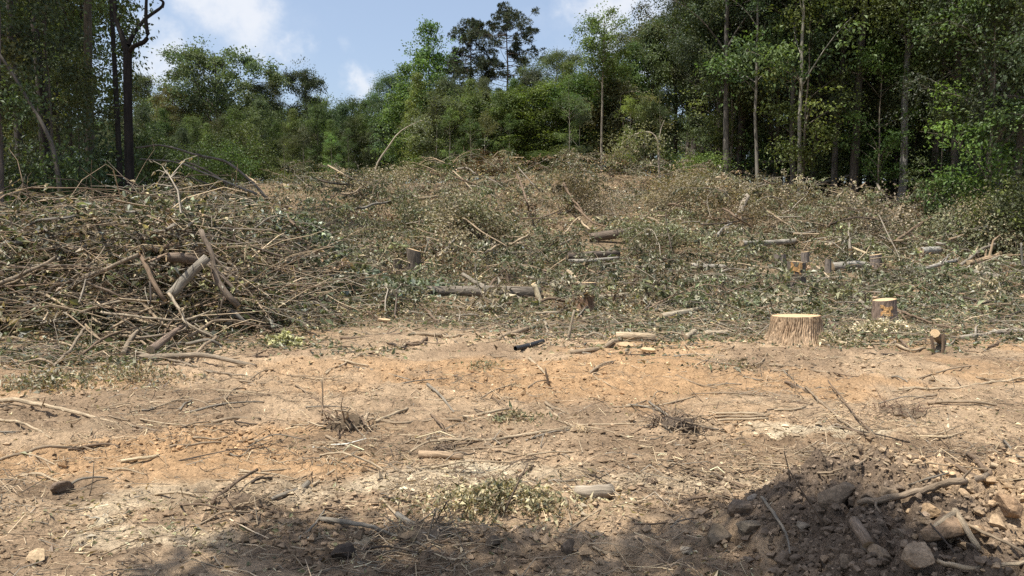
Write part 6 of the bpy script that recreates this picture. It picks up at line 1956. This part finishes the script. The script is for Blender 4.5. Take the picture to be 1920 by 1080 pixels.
# ------------------------------------------------------------------ root clumps, leaf heap, dry weed
def root_clump(px, py, w, h, label, nroot, soil, cols, up=.4, name='root_clump', cat='root clump', rr=(.002, .007), spread=1.0):
    t = hit_t(px, py, hbase)
    p = at_t(px, py, t)
    q = t / F
    W, H = w * q / 2, h * q
    z0 = float(hground(p[0], p[1]))
    r = put(name, None, label=label, cat=cat, loc=(p[0], p[1], z0))
    v, f = chunk(int(px), 3, 6, (.7, .95), .12)
    v = v * np.array([W * .8, W * .55, H * .62])
    put('soil', make_mesh('soil', v, [(f, 0)], [M_CLOD], smooth=False), r, color=soil)
    rng = np.random.default_rng(int(px))
    a = rng.random(nroot) * 6.28
    s0 = np.stack([rng.normal(size=nroot) * W * .42, rng.normal(size=nroot) * W * .3, H * rng.uniform(.0, .5, nroot)], -1)
    a = a + rng.normal(size=nroot)
    d = nrm(np.stack([np.cos(a) * 1.3, np.sin(a) * .8, rng.normal(size=nroot) * .45 + up * .55], -1))
    ln = W * rng.uniform(.4, 1.3, nroot) * spread
    s = np.linspace(0, 1, 6)[None, :, None]
    P = s0[:, None] + d[:, None] * s * ln[:, None, None] + np.array([0, 0, -1.]) * (s ** 2) * (ln * rng.uniform(-.2, .9, nroot))[:, None, None] + rng.normal(size=(nroot, 6, 3)) * .06 * ln[:, None, None]
    P[..., 2] = np.maximum(P[..., 2], -.01)
    V, Q, U = tubes(P, rng.uniform(*rr, nroot)[:, None] * np.linspace(1, .35, 6)[None], 5)
    c = np.repeat(pal(nroot, cols, [1] * len(cols), .2, rng), 25, 0)
    put('roots', make_mesh('roots', V, [(Q, 0)], [M_TWIG], smooth=True, col=c, vec=U), r)
    return r


root_clump(1262, 812, 120, 34, 'dark clump of torn roots and soil on the right centre dirt', 110, (.085, .065, .048), [BROWN, DARK, TAN, BROWN], .6)
root_clump(648, 806, 110, 46, 'frayed clump of torn pale roots on the left centre dirt', 90, (.12, .09, .06), [TAN, PALE, BROWN], .5, rr=(.003, .012))
root_clump(1690, 780, 110, 22, 'dry wiry weed with thin dark stems on the right dirt', 120, (.2, .15, .1), [BROWN, (.14, .08, .06), DARK], 1.3, 'dry_weed', 'weed', (.0012, .0028), 1.1)
root_clump(830, 840, 60, 20, 'small dark torn root tuft by the hollow in the centre dirt', 50, (.1, .075, .055), [BROWN, DARK, TAN], .6, rr=(.0015, .004))
root_clump(1222, 905, 34, 14, 'tiny tuft of dark roots above and right of the short log', 40, (.16, .12, .085), [BROWN, DARK, TAN], .6, rr=(.001, .003))
root_clump(455, 952, 110, 40, 'brown tangled root tuft by the stout cut stick at lower left', 46, (.18, .13, .085), [TAN, BROWN, PALE], .6, rr=(.002, .006))
root_clump(1085, 812, 50, 16, 'pale fan of splayed root fibres at the end of the bundled stem', 40, (.34, .25, .15), [PALE, TAN, CREAM], .3, rr=(.0015, .004))
root_clump(1560, 925, 60, 26, 'wiry stems growing round the wedge-shaped clod', 46, (.22, .17, .12), [BROWN, DARK, TAN], 1.0, rr=(.001, .0022))
root_clump(1740, 890, 90, 26, 'matted root tuft on the dirt above the buried branch', 60, (.16, .12, .085), [BROWN, TAN, GREY], .6, rr=(.0015, .004))
root_clump(205, 975, 70, 30, 'pale husk-like root tuft on the lower left dirt', 34, (.42, .35, .24), [CREAM, PALE, (.5, .45, .35)], .4, rr=(.003, .008))
root_clump(800, 1000, 160, 24, 'shaded mat of roots and stems left of the leaf heap', 90, (.13, .1, .07), [BROWN, TAN, GREY], .5, rr=(.0015, .005))


def leaf_heap(px, py, w, h, n, label, cols, wts, size, name='leaf_heap', cat='leaf heap'):
    t = hit_t(px, py, hbase)
    p = at_t(px, py, t)
    q = t / F
    W, H = w * q / 2, h * q
    z0 = float(hground(p[0], p[1]))
    k = RNG.normal(size=(n, 2)) * np.where(RNG.random(n) < .55, .38, .85)[:, None] + .1 * np.round(RNG.normal(size=(n, 2)) * 1.5)
    hole = fbm(k[:, 0] * 3 + px, k[:, 1] * 3, 1.2, 3, int(py)) > .4
    k = k[hole]
    n = len(k)
    e = np.exp(-(k ** 2).sum(1) * 1.6)
    x, y = k[:, 0] * W, k[:, 1] * W * .6
    pos = np.stack([x, y, hground(p[0] + x, p[1] + y) - z0 + .01 + H * e * RNG.random(n) ** .7], -1)
    s = size * np.exp(RNG.normal(size=n) * .35)
    lv, lq = leaves(pos, runit(n), nrm(RNG.normal(size=(n, 3)) + np.array([0, 0, .6])), s, s * RNG.uniform(.2, .42, n), fold=.5)
    put(name, make_mesh(name, lv, [(lq, 0)], [M_DRY], col=pal(n, cols, wts, .35)), label=label, cat=cat, loc=(p[0], p[1], z0), kind='stuff')


leaf_heap(935, 945, 270, 50, 3600, 'heap of wilted yellow-green leaves on the front dirt', [(.38, .33, .19), (.17, .16, .085), (.50, .43, .27), (.08, .08, .045), (.30, .22, .13)], [3, 1.6, 1.6, 1.2, 1.6], .036)
leaf_heap(965, 790, 110, 14, 600, 'small patch of green wilted leaves on the centre dirt', [WILT_G, OLIVE, DRYT, DRYB], [2, 2, 2, 1], .034)
leaf_heap(535, 648, 60, 26, 500, 'pale yellow-green leaf cluster at the right end of the heap', [(.42, .40, .2), (.3, .3, .15), OLIVE], [3, 2, 1], .08)
leaf_heap(90, 725, 230, 20, 1900, 'wilted green leaf mat on the ground at the lower left of the heap', [WILT_G, OLIVE, DRYT, DRYB, (.3, .28, .2)], [1, 2, 2.5, 2, 2.5], .05)
leaf_heap(260, 715, 220, 28, 1500, 'greyish dry leaf mat spilling from the heap foot onto the dirt', [(.3, .28, .19), OLIVE, DRYB, DRYT], [3, 2, 2, 2], .045)
leaf_heap(905, 690, 80, 14, 320, 'little green leafy tuft on the dirt right of centre left', [OLIVE, WILT_G, DRYT], [2, 1, 2], .035)
leaf_heap(1650, 625, 170, 30, 1400, 'ring of pale chips and dry leaves round the chip-ringed stump', [CREM, DRYT, (.62, .52, .34), OLIVE], [3, 2, 2, 2], .05)
leaf_heap(1560, 650, 120, 26, 800, 'green-brown leaf tangle at the right foot of the big ridged stump', [OLIVE, WILT_G, DRYT, CREM], [3, 1, 3, 1], .05)
leaf_heap(100, 600, 330, 60, 2200, 'pale wilted big leaves on the left front of the heap', [(.40, .36, .23), (.26, .25, .14), DRYT, OLIVE], [3, 2, 2, 1], .10)
leaf_heap(1380, 690, 120, 12, 500, 'thin dry leaf patch at the litter edge below the big ridged stump', [OLIVE, DRYT, DRYB], [1, 2, 2], .035)


# ------------------------------------------------------------------ further single sticks lying about
LM = [(1490, 625, 'the big ridged stump'), (1657, 595, 'the chip-ringed stump'), (1755, 650, 'the propped log'), (1112, 932, 'the short round-ended log'), (1262, 795, 'the dark root clump'),
      (648, 785, 'the frayed pale root clump'), (935, 930, 'the wilted leaf heap'), (1171, 648, 'the cut log with slabs'), (995, 652, 'the black hose'), (300, 672, 'the heap foot'), (60, 770, 'the left border branch'),
      (430, 845, 'the orange dirt sticks'), (250, 960, 'the lower left husk tuft'), (1690, 770, 'the dry weed'), (1095, 565, 'the twin stumps'), (1492, 520, 'the orange-sided stump'), (776, 490, 'the lone sloping stump'),
      (900, 550, 'the long fallen log'), (1145, 445, 'the upraised dark log'), (1860, 480, 'the snapped branch'), (640, 505, 'the silvery poplar leaves'), (1300, 590, 'the pale barked log'), (1029, 705, 'the small pointed stake'),
      (700, 632, 'the level stick at the dirt edge'), (1860, 720, 'the right border pole'), (1560, 870, 'the bow-shaped stick'), (860, 860, 'the half-buried root log'), (1110, 350, 'the clearing crest'), (1393, 388, 'the slope log piece'),
      (330, 510, 'the furrowed leaning log'), (100, 480, 'the long smooth grey branch'), (500, 450, 'the thin branch right of the heap'), (1640, 430, 'the brush below the right wood'), (900, 420, 'the open brush slope')]
g = np.random.default_rng(23)
EXTRA = []
for zone, cnt in (((560, 1920, 560, 690), 74), ((0, 1920, 700, 900), 62), ((420, 1920, 380, 540), 64), ((0, 520, 400, 690), 56), ((0, 1350, 900, 1060), 16), ((430, 1900, 335, 480), 60), ((0, 500, 420, 660), 44), ((0, 1920, 690, 885), 84), ((0, 1330, 885, 1050), 24)):
    x0, x1, y0, y1 = zone
    for i in range(cnt):
        px, py = g.uniform(x0, x1), g.uniform(y0, y1)
        sc = np.interp(py, [380, 540, 650, 900, 1060], [24, 40, 46, 60, 70])
        ln = sc * g.uniform(.5, 1.7) * (2.2 if cnt in (60, 44) else 1)
        a = g.normal() * (.42 if cnt != 60 else .7)
        kind = g.random()
        r = np.interp(py, [380, 540, 700, 900], [1.6, 2.1, 2.0, 2.0]) * g.uniform(.6, 1.6) * (1.1 if cnt == 44 else 1)
        dx, dy = math.cos(a) * ln / 2, math.sin(a) * ln / 2
        root = cnt in (84, 24)
        if root:
            ln *= g.uniform(1, 2.2)
            r *= .75
            dx, dy = math.cos(a) * ln / 2, math.sin(a) * ln / 4
        bend = g.normal() * ln * (.06 if root else .1)
        ci = int(g.choice(5, p=[.34, .28, .16, .14, .08] if cnt != 60 else [.12, .14, .4, .26, .08]))
        EXTRA.append((px, py, ln, a, r, ('branch' if cnt in (60, 44, 56) else 'root' if root else 'stick', .3 if cnt == 60 else .05 if cnt in (64, 44) else 0), [(px - dx, py - dy), (px + bend * .3, py + bend), (px + dx, py + dy)], ci))
CN = [('pale', PALE), ('tan', TAN), ('grey', GREY), ('brown', BROWN), ('dark', DARK)]
labs = []
for (px, py, ln, a, r, nk, pts, ci) in EXTRA:
    k = min(range(len(LM)), key=lambda q: (LM[q][0] - px) ** 2 + 2.5 * (LM[q][1] - py) ** 2)
    lx, ly, ph = LM[k]
    dx, dy = px - lx, (py - ly) * 1.6
    rel = 'right of' if dx > abs(dy) else 'left of' if -dx > abs(dy) else 'below' if dy > 0 else 'above'
    ori = 'level' if abs(a) < .15 else 'down-slanting' if a > 0 else 'up-slanting'
    labs.append(('%s %s %s %s %s %s' % ('short' if ln < 38 else 'long' if ln > 70 else 'slim', ori, CN[ci][0], nk[0], rel, ph)))
from collections import defaultdict
grp = defaultdict(list)
for i, l in enumerate(labs):
    grp[l].append(i)
for l, ids in grp.items():
    if len(ids) > 1:
        for k, i in enumerate(sorted(ids, key=lambda q: EXTRA[q][0])):
            labs[i] = l + ', ' + ORD[k].replace(' the', '')
for (px, py, ln, a, r, nk, pts, ci), lab in zip(EXTRA, labs):
    branch(nk[0], lab, pts, (r, r * .6), CN[ci][1], nk[0], group='loose %s strewn over the clearing' % {'stick': 'sticks', 'branch': 'branches', 'root': 'roots'}[nk[0]], S=6, k=9, lift=nk[1], twigs=int(g.integers(0, 4)))

# ------------------------------------------------------------------ cut bushes lying on the slope
T['cut_a'] = tree_meshes('cut_a', 40, 1.5, .1, 1.3, 'round', 2600, .095, (.20, .175, .10), .022, 26, 5, clump=.3, trans=True, col2=(.33, .26, .16))
T['cut_b'] = tree_meshes('cut_b', 41, 1.3, .08, 1.2, 'round', 2400, .095, (.115, .125, .062), .022, 26, 5, clump=.3, trans=True, col2=(.2, .19, .10))
T['cut_c'] = tree_meshes('cut_c', 42, 1.4, .08, 1.2, 'round', 1500, .085, (.17, .13, .08), .022, 30, 6, clump=.28, trans=True, col2=(.28, .23, .15))
for q in ('cut_a', 'cut_b', 'cut_c'):
    T[q][1].materials.clear()
    T[q][1].materials.append(M_DRY)
g = np.random.default_rng(91)
BL = []
for i in range(40):
    if i < 24:
        px, py = g.uniform(480, 1900), g.uniform(330, 440)
    elif i < 32:
        px, py = g.uniform(1380, 1920), g.uniform(375, 440)
    else:
        px, py = g.uniform(-10, 480), g.uniform(380, 470)
    p = hit(px, py, surf)
    if p[1] < 17 or p[1] > 46 or (p[0] / p[1] > .3 and p[1] > 35):
        continue
    kind = ['cut_a', 'cut_b', 'cut_c', 'cut_a', 'cut_c'][i % 5]
    BL.append((px, py, p, kind, g.uniform(.7, 1.3)))
KW = {'cut_a': 'tan-leaved', 'cut_b': 'olive green', 'cut_c': 'brown twiggy'}
bl = []
for (px, py, p, kind, s) in BL:
    k = min(range(len(LM)), key=lambda q: (LM[q][0] - px) ** 2 + 2.5 * (LM[q][1] - py) ** 2)
    dx, dy = px - LM[k][0], (py - LM[k][1]) * 1.6
    rel = 'right of' if dx > abs(dy) else 'left of' if -dx > abs(dy) else 'below' if dy > 0 else 'above'
    bl.append('%s cut bush lying %s %s' % (KW[kind], rel, LM[k][2]))
gb = defaultdict(list)
for i, l in enumerate(bl):
    gb[l].append(i)
for l, ids in gb.items():
    if len(ids) > 1:
        for k, i in enumerate(sorted(ids, key=lambda q: BL[q][0])):
            bl[i] = l.replace(' lying', '') + ', ' + ORD[min(k, 5)].replace(' the', '')
for (px, py, p, kind, s), lab in zip(BL, bl):
    z = float(hbase(p[0], p[1]))
    tree('cut_bush', T[kind], (p[0], p[1], z + .25 * float(brush(p[0], p[1]))), lab, 'bush', 'cut bushes on the clearing slope', s=s, sz=s * .6, rz=float(g.random() * 6.28), bark=GREY,
         tilt=(g.uniform(-.9, .9), g.uniform(-.9, .9)), parts=('stems', 'leaves'))
